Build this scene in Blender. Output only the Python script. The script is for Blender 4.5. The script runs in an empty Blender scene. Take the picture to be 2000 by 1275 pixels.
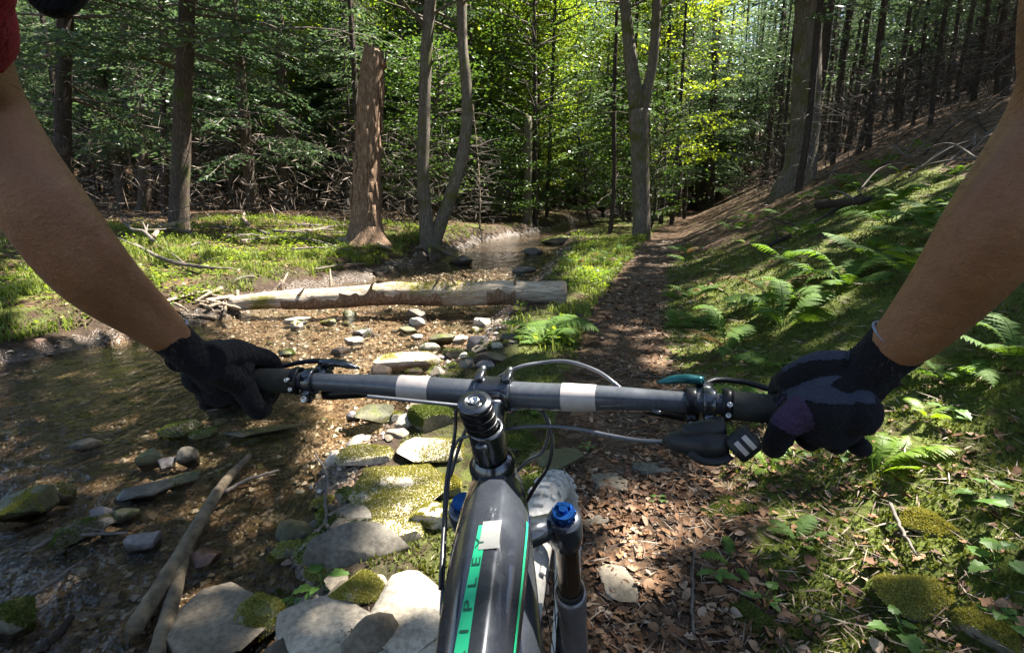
import bpy, math, random
import numpy as np
from mathutils import Matrix, Vector

# ------------------------------------------------------------------ camera, sky, sun
scene = bpy.context.scene
col = scene.collection
F, PITCH, CAMH = 1091.0, math.radians(11.75), 1.247
cam = bpy.data.cameras.new("camera")
cam.sensor_width = 36.0
cam.lens = 36.0 * F / 2000.0
cam.clip_start, cam.clip_end = 0.02, 600.0
cam_o = bpy.data.objects.new("camera", cam)
cam_o.location = (0, 0, CAMH)
cam_o.rotation_euler = (math.pi / 2 - PITCH, 0, 0)
col.objects.link(cam_o)
scene.camera = cam_o

SUN_EL, SUN_AZ = math.radians(58), math.radians(64)          # azimuth measured from +Y towards +X
SD = np.array([math.sin(SUN_AZ) * math.cos(SUN_EL), math.cos(SUN_AZ) * math.cos(SUN_EL), math.sin(SUN_EL)])
world = bpy.data.worlds.new("World")
scene.world = world
world.use_nodes = True
wn = world.node_tree
wn.nodes.clear()
sky = wn.nodes.new("ShaderNodeTexSky")
sky.sky_type = 'NISHITA'
sky.sun_disc = False
sky.sun_elevation = SUN_EL
sky.sun_rotation = SUN_AZ
bg = wn.nodes.new("ShaderNodeBackground")
bg.inputs['Strength'].default_value = 0.05
wo = wn.nodes.new("ShaderNodeOutputWorld")
wn.links.new(sky.outputs[0], bg.inputs[0])
wn.links.new(bg.outputs[0], wo.inputs[0])
sun = bpy.data.lights.new("sun", 'SUN')
sun.energy = 5.0
sun.angle = math.radians(0.5)
sun.color = (1.0, 0.95, 0.86)
sun_o = bpy.data.objects.new("sun", sun)
sun_o.rotation_euler = Vector(SD).to_track_quat('Z', 'Y').to_euler()
sun_o.location = (5, 7, 30)
col.objects.link(sun_o)
vs = scene.view_settings
vs.view_transform = 'Standard'
vs.look = 'None'
vs.gamma = 1.0
vs.use_curve_mapping = False
vs.exposure = 2.6
scene.cycles.use_denoising = True
scene.cycles.max_bounces = 8
scene.cycles.diffuse_bounces = 5
scene.cycles.glossy_bounces = 3
scene.cycles.transmission_bounces = 6
scene.cycles.transparent_max_bounces = 6
scene.cycles.caustics_reflective = False
scene.cycles.caustics_refractive = False
scene.cycles.sample_clamp_indirect = 6.0

# ------------------------------------------------------------------ numeric helpers
rng = np.random.default_rng(11)


def hashn(ix, iy, iz, seed):
    h = (ix * 374761393 + iy * 668265263 + iz * 2147483647 + seed * 974634777) & 0xFFFFFFFF
    h = ((h ^ (h >> 13)) * 1274126177) & 0xFFFFFFFF
    h = (h ^ (h >> 16)) & 0xFFFFFFFF
    return h / 2147483648.0 - 1.0


def vnoise(P, seed=0):
    P = np.asarray(P, float)
    i = np.floor(P).astype(np.int64)
    f = P - i
    f = f * f * (3 - 2 * f)
    out = 0.0
    for dx in (0, 1):
        for dy in (0, 1):
            for dz in (0, 1):
                w = (f[..., 0] if dx else 1 - f[..., 0]) * (f[..., 1] if dy else 1 - f[..., 1]) * (f[..., 2] if dz else 1 - f[..., 2])
                out = out + w * hashn(i[..., 0] + dx, i[..., 1] + dy, i[..., 2] + dz, seed)
    return out


def fbm(P, octv=4, seed=0, gain=0.5):
    P = np.asarray(P, float)
    a, s, o = 1.0, 0.0, 0.0
    for k in range(octv):
        o = o + a * vnoise(P * (2.0 ** k) + 17.3 * k, seed + k)
        s += a
        a *= gain
    return o / s


def fbm2(x, y, sc, octv=4, seed=0):
    return fbm(np.stack([np.asarray(x) * sc, np.asarray(y) * sc, np.zeros_like(np.asarray(x, float)) + 0.37], -1), octv, seed)


def ss(a, b, x):
    t = np.clip((x - a) / (b - a), 0, 1)
    return t * t * (3 - 2 * t)


def unit(v):
    v = np.asarray(v, float)
    return v / np.maximum(np.linalg.norm(v, axis=-1, keepdims=True), 1e-9)


def rotm(ax, a):
    ax = unit(ax)
    K = np.array([[0, -ax[2], ax[1]], [ax[2], 0, -ax[0]], [-ax[1], ax[0], 0]])
    return np.eye(3) + math.sin(a) * K + (1 - math.cos(a)) * K @ K


CP, SP = math.cos(PITCH), math.sin(PITCH)


def ray(px, py):
    a, c = (px - 1000.0) / F, -(py - 637.5) / F
    return np.array([a, CP + c * SP, c * CP - SP])


def W3(px, py, d):
    """the place in the world that lies d metres along the view axis under a pixel of the photograph"""
    return np.array([0, 0, CAMH]) + ray(px, py) * d


# ------------------------------------------------------------------ mesh helpers
class MB:
    def __init__(s):
        s.v, s.f, s.n = [], [], 0

    def add(s, V, *Fs):
        V = np.asarray(V, float).reshape(-1, 3)
        for Fa in Fs:
            Fa = np.asarray(Fa, np.int64)
            if len(Fa):
                s.f.append(Fa + s.n)
        s.v.append(V)
        s.n += len(V)
        return s

    def mesh(s, name, smooth=True):
        V = np.concatenate(s.v) if s.v else np.zeros((0, 3))
        return mesh_np(name, V, s.f, smooth)


def mesh_np(name, V, Fs, smooth=True):
    me = bpy.data.meshes.new(name)
    me.vertices.add(len(V))
    me.vertices.foreach_set("co", np.asarray(V, np.float32).ravel())
    idx = np.concatenate([np.asarray(f).ravel() for f in Fs]).astype(np.int32) if Fs else np.zeros(0, np.int32)
    cnt = np.concatenate([np.full(len(f), f.shape[1], np.int32) for f in Fs]) if Fs else np.zeros(0, np.int32)
    st = np.concatenate([[0], np.cumsum(cnt)[:-1]]).astype(np.int32) if len(cnt) else cnt
    me.loops.add(len(idx))
    me.loops.foreach_set("vertex_index", idx)
    me.polygons.add(len(cnt))
    me.polygons.foreach_set("loop_start", st)
    me.polygons.foreach_set("loop_total", cnt)
    me.polygons.foreach_set("use_smooth", np.full(len(cnt), smooth, bool))
    me.update(calc_edges=True)
    return me


def obj(name, data, mat=None, parent=None, kind=None, loc=None, label=None):
    if isinstance(data, MB):
        data = data.mesh(name)
    o = bpy.data.objects.new(name, data)
    col.objects.link(o)
    if mat is not None:
        if len(data.materials) == 0:
            data.materials.append(mat)
    if parent is not None:
        o.parent = parent
    if loc is not None:
        o.location = tuple(loc)
    if kind:
        o["kind"] = kind
    if label:
        o["label"] = label
    return o


def thing(name, label, cat, loc=(0, 0, 0), group=None, data=None, mat=None):
    o = bpy.data.objects.new(name, data)
    col.objects.link(o)
    o.location = tuple(float(c) for c in loc)
    if data is not None and mat is not None and len(data.materials) == 0:
        data.materials.append(mat)
    o["label"], o["category"] = label, cat
    if group:
        o["group"] = group
    return o


def tube(pts, rad, n=8, cap=True, squash=None):
    """a swept tube with a round (or squashed) section along a polyline"""
    P = np.asarray(pts, float)
    m = len(P)
    R = np.broadcast_to(np.asarray(rad, float), (m,))
    T = np.gradient(P, axis=0)
    T = unit(T)
    ref = np.array([0, 0, 1.0]) if abs(T[0][2]) < 0.85 else np.array([1.0, 0, 0])
    N = np.zeros_like(P)
    nrm = unit(ref - T[0] * (ref @ T[0]))
    for i in range(m):
        nrm = unit(nrm - T[i] * (nrm @ T[i]))
        N[i] = nrm
    B = np.cross(T, N)
    a = np.linspace(0, 2 * np.pi, n, endpoint=False)
    sq = 1.0 if squash is None else squash
    V = P[:, None, :] + R[:, None, None] * (np.cos(a)[None, :, None] * N[:, None, :] * sq + np.sin(a)[None, :, None] * B[:, None, :])
    V = V.reshape(-1, 3)
    i, j = np.meshgrid(np.arange(m - 1), np.arange(n), indexing='ij')
    i, j = i.ravel(), j.ravel()
    j2 = (j + 1) % n
    Q = np.stack([i * n + j, i * n + j2, (i + 1) * n + j2, (i + 1) * n + j], 1)
    Ts = np.zeros((0, 3), int)
    if cap:
        V = np.concatenate([V, P[:1], P[-1:]])
        k = np.arange(n)
        k2 = (k + 1) % n
        Ts = np.concatenate([np.stack([k2, k, np.full(n, m * n)], 1), np.stack([(m - 1) * n + k, (m - 1) * n + k2, np.full(n, m * n + 1)], 1)])
    return V, Q, Ts


def crom(pts, per=6):
    """Catmull-Rom through the rows of pts (any number of columns)"""
    P = np.asarray(pts, float)
    P = np.concatenate([[2 * P[0] - P[1]], P, [2 * P[-1] - P[-2]]])
    out = []
    for i in range(1, len(P) - 2):
        t = np.linspace(0, 1, per, endpoint=False)[:, None]
        p0, p1, p2, p3 = P[i - 1], P[i], P[i + 1], P[i + 2]
        out.append(0.5 * (2 * p1 + (p2 - p0) * t + (2 * p0 - 5 * p1 + 4 * p2 - p3) * t ** 2 + (3 * p1 - p0 - 3 * p2 + p3) * t ** 3))
    out.append(P[-2][None])
    return np.concatenate(out)


_ico = {}


def ico(k):
    if k not in _ico:
        import bmesh
        bm = bmesh.new()
        bmesh.ops.create_icosphere(bm, subdivisions=k, radius=1)
        bm.verts.ensure_lookup_table()
        V = np.array([v.co[:] for v in bm.verts])
        Fa = np.array([[v.index for v in f.verts] for f in bm.faces])
        bm.free()
        _ico[k] = (V, Fa)
    return _ico[k]


def ball(c, r, k=2):
    V, Fa = ico(k)
    return V * np.asarray(r) + np.asarray(c), Fa


def boxv(c, half, M=None, bev=0.0):
    """a box, its edges chamfered when bev > 0"""
    h = np.asarray(half, float)
    if bev <= 0:
        V = np.array([[x, y, z] for x in (-1, 1) for y in (-1, 1) for z in (-1, 1)], float) * h
        Q = np.array([[0, 1, 3, 2], [4, 6, 7, 5], [0, 4, 5, 1], [2, 3, 7, 6], [0, 2, 6, 4], [1, 5, 7, 3]])
        Ts = np.zeros((0, 3), int)
    else:
        V = []
        for ax in range(3):
            for s in (-1, 1):
                a, b = [(1, 2), (2, 0), (0, 1)][ax]
                for sa, sb in ((-1, -1), (1, -1), (1, 1), (-1, 1)):
                    p = np.zeros(3)
                    p[ax] = s * h[ax]
                    p[a] = sa * (h[a] - bev)
                    p[b] = sb * (h[b] - bev)
                    V.append(p)
        V = np.array(V)
        import bmesh
        bm = bmesh.new()
        for p in V:
            bm.verts.new(p)
        r = bmesh.ops.convex_hull(bm, input=bm.verts)
        bm.verts.ensure_lookup_table()
        bm.verts.index_update()
        V = np.array([v.co[:] for v in bm.verts])
        Ts = np.array([[v.index for v in f.verts] for f in bm.faces])
        bm.free()
        Q = np.zeros((0, 4), int)
    if M is not None:
        V = V @ np.asarray(M).T
    return V + np.asarray(c), Q, Ts


def lathe(prof, axis_pt, axis, n=24):
    """profile of (along, radius) pairs turned about an axis"""
    ax = unit(axis)
    ref = np.array([0, 0, 1.0]) if abs(ax[2]) < .8 else np.array([1.0, 0, 0])
    N = unit(ref - ax * (ref @ ax))
    B = np.cross(ax, N)
    prof = np.asarray(prof, float)
    a = np.linspace(0, 2 * np.pi, n, endpoint=False)
    V = np.asarray(axis_pt) + prof[:, 0][:, None, None] * ax + prof[:, 1][:, None, None] * (np.cos(a)[None, :, None] * N + np.sin(a)[None, :, None] * B)
    m = len(prof)
    V = V.reshape(-1, 3)
    i, j = np.meshgrid(np.arange(m - 1), np.arange(n), indexing='ij')
    i, j = i.ravel(), j.ravel()
    j2 = (j + 1) % n
    Q = np.stack([i * n + j, i * n + j2, (i + 1) * n + j2, (i + 1) * n + j], 1)
    return V, Q


def leaf_quads(P, D, N, L, Wd, fold=0.0):
    """diamond leaves: base P, direction D, normal N, length L, width Wd"""
    D, N = unit(D), unit(N)
    S = unit(np.cross(D, N))
    L, Wd = np.asarray(L)[:, None], np.asarray(Wd)[:, None]
    V = np.stack([P, P + D * L * .42 + S * Wd * .5, P + D * L, P + D * L * .42 - S * Wd * .5], 1)
    n = len(P)
    return V.reshape(-1, 3), np.arange(4 * n).reshape(n, 4)


def remesh(mb, name, voxel, smooth=4):
    me = mb.mesh(name)
    o = bpy.data.objects.new("tmp", me)
    col.objects.link(o)
    m = o.modifiers.new("r", 'REMESH')
    m.mode = 'VOXEL'
    m.voxel_size = voxel
    m.use_smooth_shade = True
    if smooth:
        s = o.modifiers.new("s", 'SMOOTH')
        s.factor, s.iterations = 0.5, smooth
    dg = bpy.context.evaluated_depsgraph_get()
    out = bpy.data.meshes.new_from_object(o.evaluated_get(dg))
    out.name = name
    bpy.data.objects.remove(o)
    bpy.data.meshes.remove(me)
    return out


# ------------------------------------------------------------------ materials
class NT:
    def __init__(s, name):
        s.m = bpy.data.materials.new(name)
        s.m.use_nodes = True
        s.t = s.m.node_tree
        s.t.nodes.clear()
        s.out = s.t.nodes.new("ShaderNodeOutputMaterial")
        s._p = None

    def n(s, kind, **kw):
        nd = s.t.nodes.new(kind)
        for k, v in kw.items():
            if k.startswith("i_"):
                key = k[2:]
                key = int(key) if key.isdigit() else key.replace("_", " ")
                nd.inputs[key].default_value = v
            else:
                setattr(nd, k, v)
        return nd

    def l(s, a, b):
        s.t.links.new(a, b)

    def pos(s, scale=1.0, obj=False):
        if obj:
            o = s.n("ShaderNodeTexCoord").outputs['Object']
        else:
            o = s.n("ShaderNodeNewGeometry").outputs['Position']
        if np.isscalar(scale) and scale == 1.0:
            return o
        mp = s.n("ShaderNodeMapping")
        mp.inputs['Scale'].default_value = (scale,) * 3 if np.isscalar(scale) else scale
        s.l(o, mp.inputs[0])
        return mp.outputs[0]

    def noise(s, scale, detail=4, rough=.55, vec=None, dist=0.0):
        nd = s.n("ShaderNodeTexNoise")
        nd.inputs['Scale'].default_value = scale
        nd.inputs['Detail'].default_value = detail
        nd.inputs['Roughness'].default_value = rough
        nd.inputs['Distortion'].default_value = dist
        if vec is not None:
            s.l(vec, nd.inputs['Vector'])
        return nd.outputs[0]

    def ramp(s, fac, stops, interp='LINEAR'):
        nd = s.n("ShaderNodeValToRGB")
        cr = nd.color_ramp
        cr.interpolation = interp
        while len(cr.elements) < len(stops):
            cr.elements.new(0.5)
        for e, (p, c) in zip(cr.elements, stops):
            e.position = p
            e.color = (c, c, c, 1) if np.isscalar(c) else (*c, 1)
        s.l(fac, nd.inputs[0])
        return nd.outputs[0]

    def mix(s, fac, a, b):
        nd = s.n("ShaderNodeMix", data_type='RGBA')
        for sock, v in ((0, fac), (6, a), (7, b)):
            if isinstance(v, (int, float)):
                nd.inputs[sock].default_value = v
            elif isinstance(v, tuple):
                nd.inputs[sock].default_value = (*v, 1)
            else:
                s.l(v, nd.inputs[sock])
        return nd.outputs[2]

    def math(s, op, a, b=0.0):
        nd = s.n("ShaderNodeMath", operation=op)
        for k, v in ((0, a), (1, b)):
            if isinstance(v, (int, float)):
                nd.inputs[k].default_value = v
            else:
                s.l(v, nd.inputs[k])
        return nd.outputs[0]

    def bump(s, h, strength=.5, dist=.01):
        nd = s.n("ShaderNodeBump")
        nd.inputs['Strength'].default_value = strength
        nd.inputs['Distance'].default_value = dist
        s.l(h, nd.inputs['Height'])
        return nd.outputs[0]

    def bsdf(s, color, rough=.6, metal=0.0, normal=None, spec=.5, coat=0.0, sss=0.0, sheen=0.0):
        p = s.n("ShaderNodeBsdfPrincipled")
        for key, v in (('Base Color', color), ('Roughness', rough), ('Metallic', metal), ('Specular IOR Level', spec), ('Coat Weight', coat), ('Subsurface Weight', sss), ('Sheen Weight', sheen)):
            if isinstance(v, tuple):
                p.inputs[key].default_value = (*v, 1)
            elif isinstance(v, (int, float)):
                p.inputs[key].default_value = v
            else:
                s.l(v, p.inputs[key])
        if normal is not None:
            s.l(normal, p.inputs['Normal'])
        return p

    def done(s, sh):
        s.l(sh.outputs[0] if hasattr(sh, 'outputs') else sh, s.out.inputs[0])
        return s.m


def m_simple(name, c, rough=.5, metal=0.0, spec=.5, coat=0.0, var=.25, sc=40, bump=0.0, obj_space=True):
    t = NT(name)
    v = t.pos(1.0, obj=obj_space)
    nz = t.noise(sc, 5, .6, v)
    c2 = tuple(min(1, x * (1 + var)) for x in c)
    c1 = tuple(x * (1 - var) for x in c)
    co = t.ramp(nz, [(.3, c1), (.7, c2)])
    ro = t.ramp(t.noise(sc * .6, 3, .6, v), [(.3, max(0, rough - .08)), (.7, min(1, rough + .1))])
    return t.done(t.bsdf(co, ro, metal, t.bump(nz, bump, .002) if bump else None, spec, coat))


def m_leaf(name, c_a, c_b, trans=.45, rough=.5, var_obj=True):
    """leaf: diffuse and light glowing through, colour differing leaf by leaf and plant by plant"""
    t = NT(name)
    g = t.n("ShaderNodeNewGeometry")
    oi = t.n("ShaderNodeObjectInfo")
    f = t.math('MULTIPLY_ADD', g.outputs['Random Per Island'], .6)
    nd = f.node
    nd.inputs[2].default_value = 0.0
    s2 = t.math('MULTIPLY', oi.outputs['Random'], .4)
    fac = t.math('ADD', f, s2)
    co = t.ramp(fac, [(0.05, c_a), (.95, c_b)])
    p = t.bsdf(co, rough, 0, None, .35)
    tr = t.n("ShaderNodeBsdfTranslucent")
    hs = t.n("ShaderNodeHueSaturation")
    hs.inputs['Hue'].default_value = .485
    hs.inputs['Saturation'].default_value = 1.1
    hs.inputs['Value'].default_value = 1.35
    t.l(co, hs.inputs['Color'])
    t.l(hs.outputs[0], tr.inputs[0])
    mx = t.n("ShaderNodeMixShader")
    mx.inputs[0].default_value = trans
    t.l(p.outputs[0], mx.inputs[1])
    t.l(tr.outputs[0], mx.inputs[2])
    return t.done(mx)


def m_bark(name, dark, light, sc=6.0, moss=0.0, mossc=(.07, .09, .02), along=2):
    t = NT(name)
    v = t.pos(tuple(sc * (.45 if q == along else 3) for q in range(3)), obj=True)
    a = t.noise(1.6, 6, .65, v, .6)
    b = t.noise(4.5, 5, .7, v, 1.2)
    crack = t.ramp(t.math('ABSOLUTE', t.math('SUBTRACT', a, .5)), [(0, 0.0), (.09, 1.0)])
    h = t.math('MULTIPLY', t.math('ADD', t.math('MULTIPLY', crack, .55), .45), t.math('ADD', t.math('MULTIPLY', b, .65), t.math('MULTIPLY', a, .35)))
    co = t.ramp(h, [(.16, dark), (.36, tuple((p + q) / 2 for p, q in zip(dark, light))), (.56, light)])
    if moss:
        mk = t.ramp(t.noise(2.2, 4, .6, t.pos(1.0, obj=True)), [(.62 - moss * .3, 0.0), (.75 - moss * .3, 1.0)])
        co = t.mix(mk, co, mossc)
    return t.done(t.bsdf(co, .9, 0, t.bump(h, 1.0, .02), .2))


def m_stone(name, a, b, c, wet=0.0, moss=0.0, mossc=(.09, .10, .02)):
    t = NT(name)
    v = t.pos(1.0, obj=False)
    n1 = t.noise(7, 6, .62, v, .4)
    n2 = t.noise(55, 6, .7, v)
    oi = t.n("ShaderNodeObjectInfo")
    co = t.ramp(t.math('ADD', t.math('MULTIPLY', n1, .75), t.math('MULTIPLY', oi.outputs['Random'], .25)), [(.3, a), (.52, b), (.75, c)])
    sp = t.ramp(n2, [(.38, .55), (.6, 1.15)])
    mul = t.n("ShaderNodeMix", data_type='RGBA', blend_type='MULTIPLY')
    mul.inputs[0].default_value = .8
    t.l(co, mul.inputs[6])
    t.l(sp, mul.inputs[7])
    co = mul.outputs[2]
    rough = .85
    if moss:
        nz = t.n("ShaderNodeNewGeometry").outputs['Normal']
        sx = t.n("ShaderNodeSeparateXYZ")
        t.l(nz, sx.inputs[0])
        mk = t.math('MULTIPLY', t.ramp(t.noise(9, 5, .65, v), [(.66 - moss * .35, 0.0), (.74 - moss * .35, 1.0)]), t.ramp(sx.outputs[2], [(.05, 0.0), (.4, 1.0)]))
        mc = t.ramp(n2, [(.3, tuple(x * .6 for x in mossc)), (.7, tuple(x * 1.4 for x in mossc))])
        co = t.mix(mk, co, mc)
    wk = t.n("ShaderNodeAttribute", attribute_name="wet").outputs['Fac']
    co = t.mix(t.math('MULTIPLY', wk, .72), co, (.022, .018, .013))
    rb = t.ramp(n1, [(.35, max(.08, rough - wet)), (.7, max(.2, rough - wet * .6))])
    r = t.math('SUBTRACT', rb, t.math('MULTIPLY', wk, .45))
    h = t.math('ADD', t.math('MULTIPLY', n1, .6), t.math('MULTIPLY', n2, .35))
    return t.done(t.bsdf(co, r, 0, t.bump(h, .6, .012), .4))

# ------------------------------------------------------------------ the lie of the land
XL = np.array([(-8, -8), (3, -7), (4.2, -5.4), (4.6, -4.4), (5.5, -3.9), (6.7, -3.45), (7.8, -3.15), (9, -2.66), (12.4, -1.9), (16.5, -1.05), (21, .95), (29, 3.0), (45, 9), (120, 34)], float)
XR = np.array([(-8, -.75), (1.5, -.66), (1.9, -.72), (2.56, -.7), (3.04, -.6), (3.6, -.58), (4.3, -.42), (5.3, -.1), (6.75, .25), (9, .6), (12.4, 1.25), (18.5, 2.0), (21, 2.3), (29, 4.3), (45, 11), (120, 38)], float)
XP = np.array([(-8, .25), (1.3, .3), (2, .5), (2.8, .6), (4.2, .85), (6.2, 1.27), (9.7, 2.3), (15, 3.9), (22, 6.2), (40, 12.5), (120, 42)], float)


def xl(y):
    return np.interp(y, XL[:, 0], XL[:, 1])


def xr(y):
    return np.interp(y, XR[:, 0], XR[:, 1])


def xp(y):
    return np.interp(y, XP[:, 0], XP[:, 1])


def water_z(y):
    return .03 * (y - .9) - .12


def in_stream(x, y):
    """metres inside the banks (negative outside)"""
    w = fbm2(x, y, 1.1, 3, 5) * .3 + fbm2(x, y, 5, 2, 6) * .06
    return np.minimum(x - xl(y), xr(y) - x) + w * ss(0, 3, np.abs(y) + 1)


def height(x, y):
    x, y = np.asarray(x, float), np.asarray(y, float)
    base = .03 * (y - .9)
    d = in_stream(x, y)
    n1 = fbm2(x, y, .55, 4, 1)
    n2 = fbm2(x, y, 2.6, 4, 2)
    n3 = fbm2(x, y, 11, 3, 3)
    z = base - (.20 + .03 * n1) * ss(-.05, .42, d)
    bedn = ss(0, .3, d)
    left = xl(y) - x
    z = z + ss(-.1, .55, left) * .22 + ss(.4, 4.5, left) * .28 + np.maximum(left - 4, 0) * .025
    dh = np.maximum(x - (xp(y) + .28), 0)
    z = z + .46 * (np.sqrt(dh * dh + .35 ** 2) - .35) * ss(-6, 2, y + 4)
    pathd = np.abs(x - xp(y))
    off = 1 - np.maximum(bedn, .75 * (1 - ss(.15, .5, pathd)))
    z = z + off * (n1 * .12 + n2 * .075 + n3 * .022) + bedn * (n2 * .045 + n3 * .022) + (1 - off) * n3 * .008
    z = z + np.maximum(y - 42, 0) * .16
    return z


def at(px, py, o=0.0):
    """where the line of sight through a pixel of the photograph first meets the ground"""
    r = ray(px, py)
    t = np.concatenate([np.arange(.5, 14, .02), np.arange(14, 90, .1)])
    P = np.array([0, 0, CAMH]) + t[:, None] * r
    below = P[:, 2] < height(P[:, 0], P[:, 1]) + o
    k = int(np.argmax(below)) if below.any() else len(t) - 1
    p = P[k].copy()
    return p


def at2(px, py, lift=0.0):
    """the same, but on the water where water covers the ground"""
    r = ray(px, py)
    t = np.concatenate([np.arange(.5, 14, .02), np.arange(14, 90, .1)])
    P = np.array([0, 0, CAMH]) + t[:, None] * r
    s = height(P[:, 0], P[:, 1])
    s = np.where(in_stream(P[:, 0], P[:, 1]) > 0, np.maximum(s, water_z(P[:, 1]) - .012), s)
    below = P[:, 2] < s + lift
    return P[int(np.argmax(below)) if below.any() else len(t) - 1].copy()


def ground(x, y):
    return float(height(np.array([x]), np.array([y]))[0])


def poly_in(x, y, poly):
    poly = np.asarray(poly, float)
    inside = np.zeros(np.shape(x), bool)
    j = len(poly) - 1
    for i in range(len(poly)):
        xi, yi = poly[i]
        xj, yj = poly[j]
        c = ((yi > y) != (yj > y)) & (x < (xj - xi) * (y - yi) / (yj - yi + 1e-12) + xi)
        inside ^= c
        j = i
    return inside


# openings in the leaf canopy: where the sun reaches the ground in the photograph
def sunfoot(P):
    P = np.asarray(P, float)
    return np.stack([P[..., 0] - SD[0] / SD[2] * P[..., 2], P[..., 1] - SD[1] / SD[2] * P[..., 2]], -1)


OPEN = []
for px_poly, keep in (
    ([(540, 1300), (600, 1140), (690, 1085), (610, 1070), (690, 1030), (690, 920), (740, 840), (880, 800), (1010, 900), (1000, 1300)], .02),
    ([(1120, 1300), (1125, 1040), (1180, 950), (1290, 940), (1340, 1000), (1310, 1300)], .36),
    ([(600, 770), (790, 790), (760, 900), (690, 930), (560, 900)], .15),
    ([(420, 610), (600, 600), (1000, 600), (960, 660), (860, 760), (560, 760), (440, 680)], .04),
    ([(330, 610), (470, 560), (700, 530), (1000, 520), (1040, 570), (700, 610)], .03),
    ([(0, 690), (0, 530), (90, 480), (420, 470), (640, 430), (700, 470), (600, 560), (420, 600), (220, 680)], .30),
    ([(1090, 600), (1100, 500), (1200, 460), (1250, 500), (1160, 600)], .25),
    ([(980, 650), (1050, 590), (1140, 640), (1100, 700), (1000, 700)], .35),
    ([(1300, 500), (1480, 400), (1600, 320), (1720, 255), (1700, 300), (1560, 400), (1330, 530)], .45),
    ([(1420, 560), (1480, 500), (1600, 650), (1560, 680)], .45),
    ([(1240, 470), (1560, 380), (1980, 300), (2000, 1290), (1350, 1290), (1350, 950), (1230, 700)], .53),
    ([(1340, 960), (2000, 900), (2000, 1290), (1340, 1290)], .42),
    ([(1600, 900), (1700, 840), (1850, 870), (1760, 960)], .35),
):
    OPEN.append((np.array([sunfoot(at(a, min(b, 1290))) for a, b in px_poly]), keep))
# the lit side of the snag and of a few trunks
for px0, py0, py1, w in ((725, 480, 95, .34), (352, 446, 330, .3), (1256, 466, 330, .3), (1575, 330, 200, .3)):
    b_ = at(px0, py0)
    r_ = ray(px0, py1)
    t_ = np.array([0, 0, CAMH]) + r_ * (b_[1] / r_[1])
    q0, q1 = sunfoot(b_), sunfoot(t_)
    dq = unit(q1 - q0)
    sq = np.array([-dq[1], dq[0]]) * w
    OPEN.append((np.array([q0 - sq - dq * .4, q0 + sq - dq * .4, q1 + sq + dq * .2, q1 - sq + dq * .2]), .12))
# the bicycle's own patch of sun
def disc(p, r, keep):
    a = np.linspace(0, 2 * np.pi, 12, endpoint=False)
    OPEN.append((sunfoot(np.asarray(p)) + r * np.stack([np.cos(a), np.sin(a)], 1), keep))


for px_, py_, d_ in ((900, 755, .62), (960, 760, .62), (1080, 770, .60), (1180, 775, .59), (1290, 780, .58), (930, 800, .58), (955, 900, .60), (955, 980, .57), (945, 1080, .5), (930, 1200, .43), (1080, 940, 1.0), (1090, 900, 1.05), (1105, 1020, .8), (1115, 1150, .8), (600, 750, .65), (700, 755, .64)):
    disc(W3(px_, py_, d_), .17, .02)
for px_, py_, r_, k_ in ((282, 957, .16, .2), (360, 905, .14, .3), (284, 1060, .12, .35), (510, 838, .16, .3), (420, 990, .10, .4), (430, 1190, .16, .4), (148, 1040, .12, .45), (66, 985, .14, .45), (400, 850, .12, .4)):
    disc(at(px_, py_), r_, k_)
disc(W3(330, 600, .58), .07, .3)
disc(W3(230, 500, .52), .06, .45)


def sunny(P, rg):
    """True for canopy leaves that would put an opening in the shade"""
    q = sunfoot(P)
    keepp = np.ones(len(q))
    jit = q + rg.normal(0, .05, q.shape)
    for poly, keep in OPEN:
        m = poly_in(jit[:, 0], jit[:, 1], poly)
        keepp[m] = np.minimum(keepp[m], keep)
    n = fbm2(q[:, 0], q[:, 1], 1.9, 3, 77) * .5 + .5
    return n > keepp + .18 * (keepp > .9)          # leaves outside openings thin out only in noisy gaps


def density(P):
    """how freely the sun falls on this spot (0 shade, 1 open)"""
    q = sunfoot(P)
    k = np.zeros(len(q))
    for poly, keep in OPEN:
        m = poly_in(q[:, 0], q[:, 1], poly)
        k[m] = np.maximum(k[m], 1 - keep)
    return k


# ---- materials of the ground
def m_forest_floor():
    t = NT("forest_floor")
    v = t.pos(1.0)
    at_ = t.n("ShaderNodeAttribute", attribute_name="moss").outputs['Fac']
    big = t.noise(.9, 5, .6, v)
    mid = t.noise(6, 6, .65, v, .5)
    fine = t.noise(70, 5, .7, v)
    vo = t.n("ShaderNodeTexVoronoi")
    vo.inputs['Scale'].default_value = 26
    t.l(v, vo.inputs['Vector'])
    litter = t.ramp(vo.outputs['Color'], [(.1, (.05, .028, .015)), (.45, (.125, .07, .036)), (.75, (.20, .125, .07)), (1.0, (.28, .195, .13))])
    humus = t.ramp(fine, [(.3, (.026, .016, .009)), (.7, (.078, .046, .026))])
    wetk = t.n("ShaderNodeAttribute", attribute_name="wet").outputs['Fac']
    duff = t.mix(t.ramp(mid, [(.42, 0.0), (.6, 1.0)]), humus, litter)
    mossc = t.ramp(t.math('ADD', t.math('MULTIPLY', fine, .6), t.math('MULTIPLY', mid, .4)), [(.3, (.033, .040, .008)), (.52, (.075, .095, .014)), (.7, (.15, .165, .030))])
    mk = t.ramp(t.math('ADD', at_, t.math('MULTIPLY', t.math('SUBTRACT', mid, .5), 1.4)), [(.42, 0.0), (.58, 1.0)])
    co = t.mix(mk, duff, mossc)
    co = t.mix(t.math('MULTIPLY', wetk, .8), co, (.032, .023, .016))
    h = t.math('ADD', t.math('MULTIPLY', vo.outputs['Distance'], .6), t.math('ADD', t.math('MULTIPLY', fine, .5), mid))
    return t.done(t.bsdf(co, .92, 0, t.bump(h, .9, .03), .2))


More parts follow.
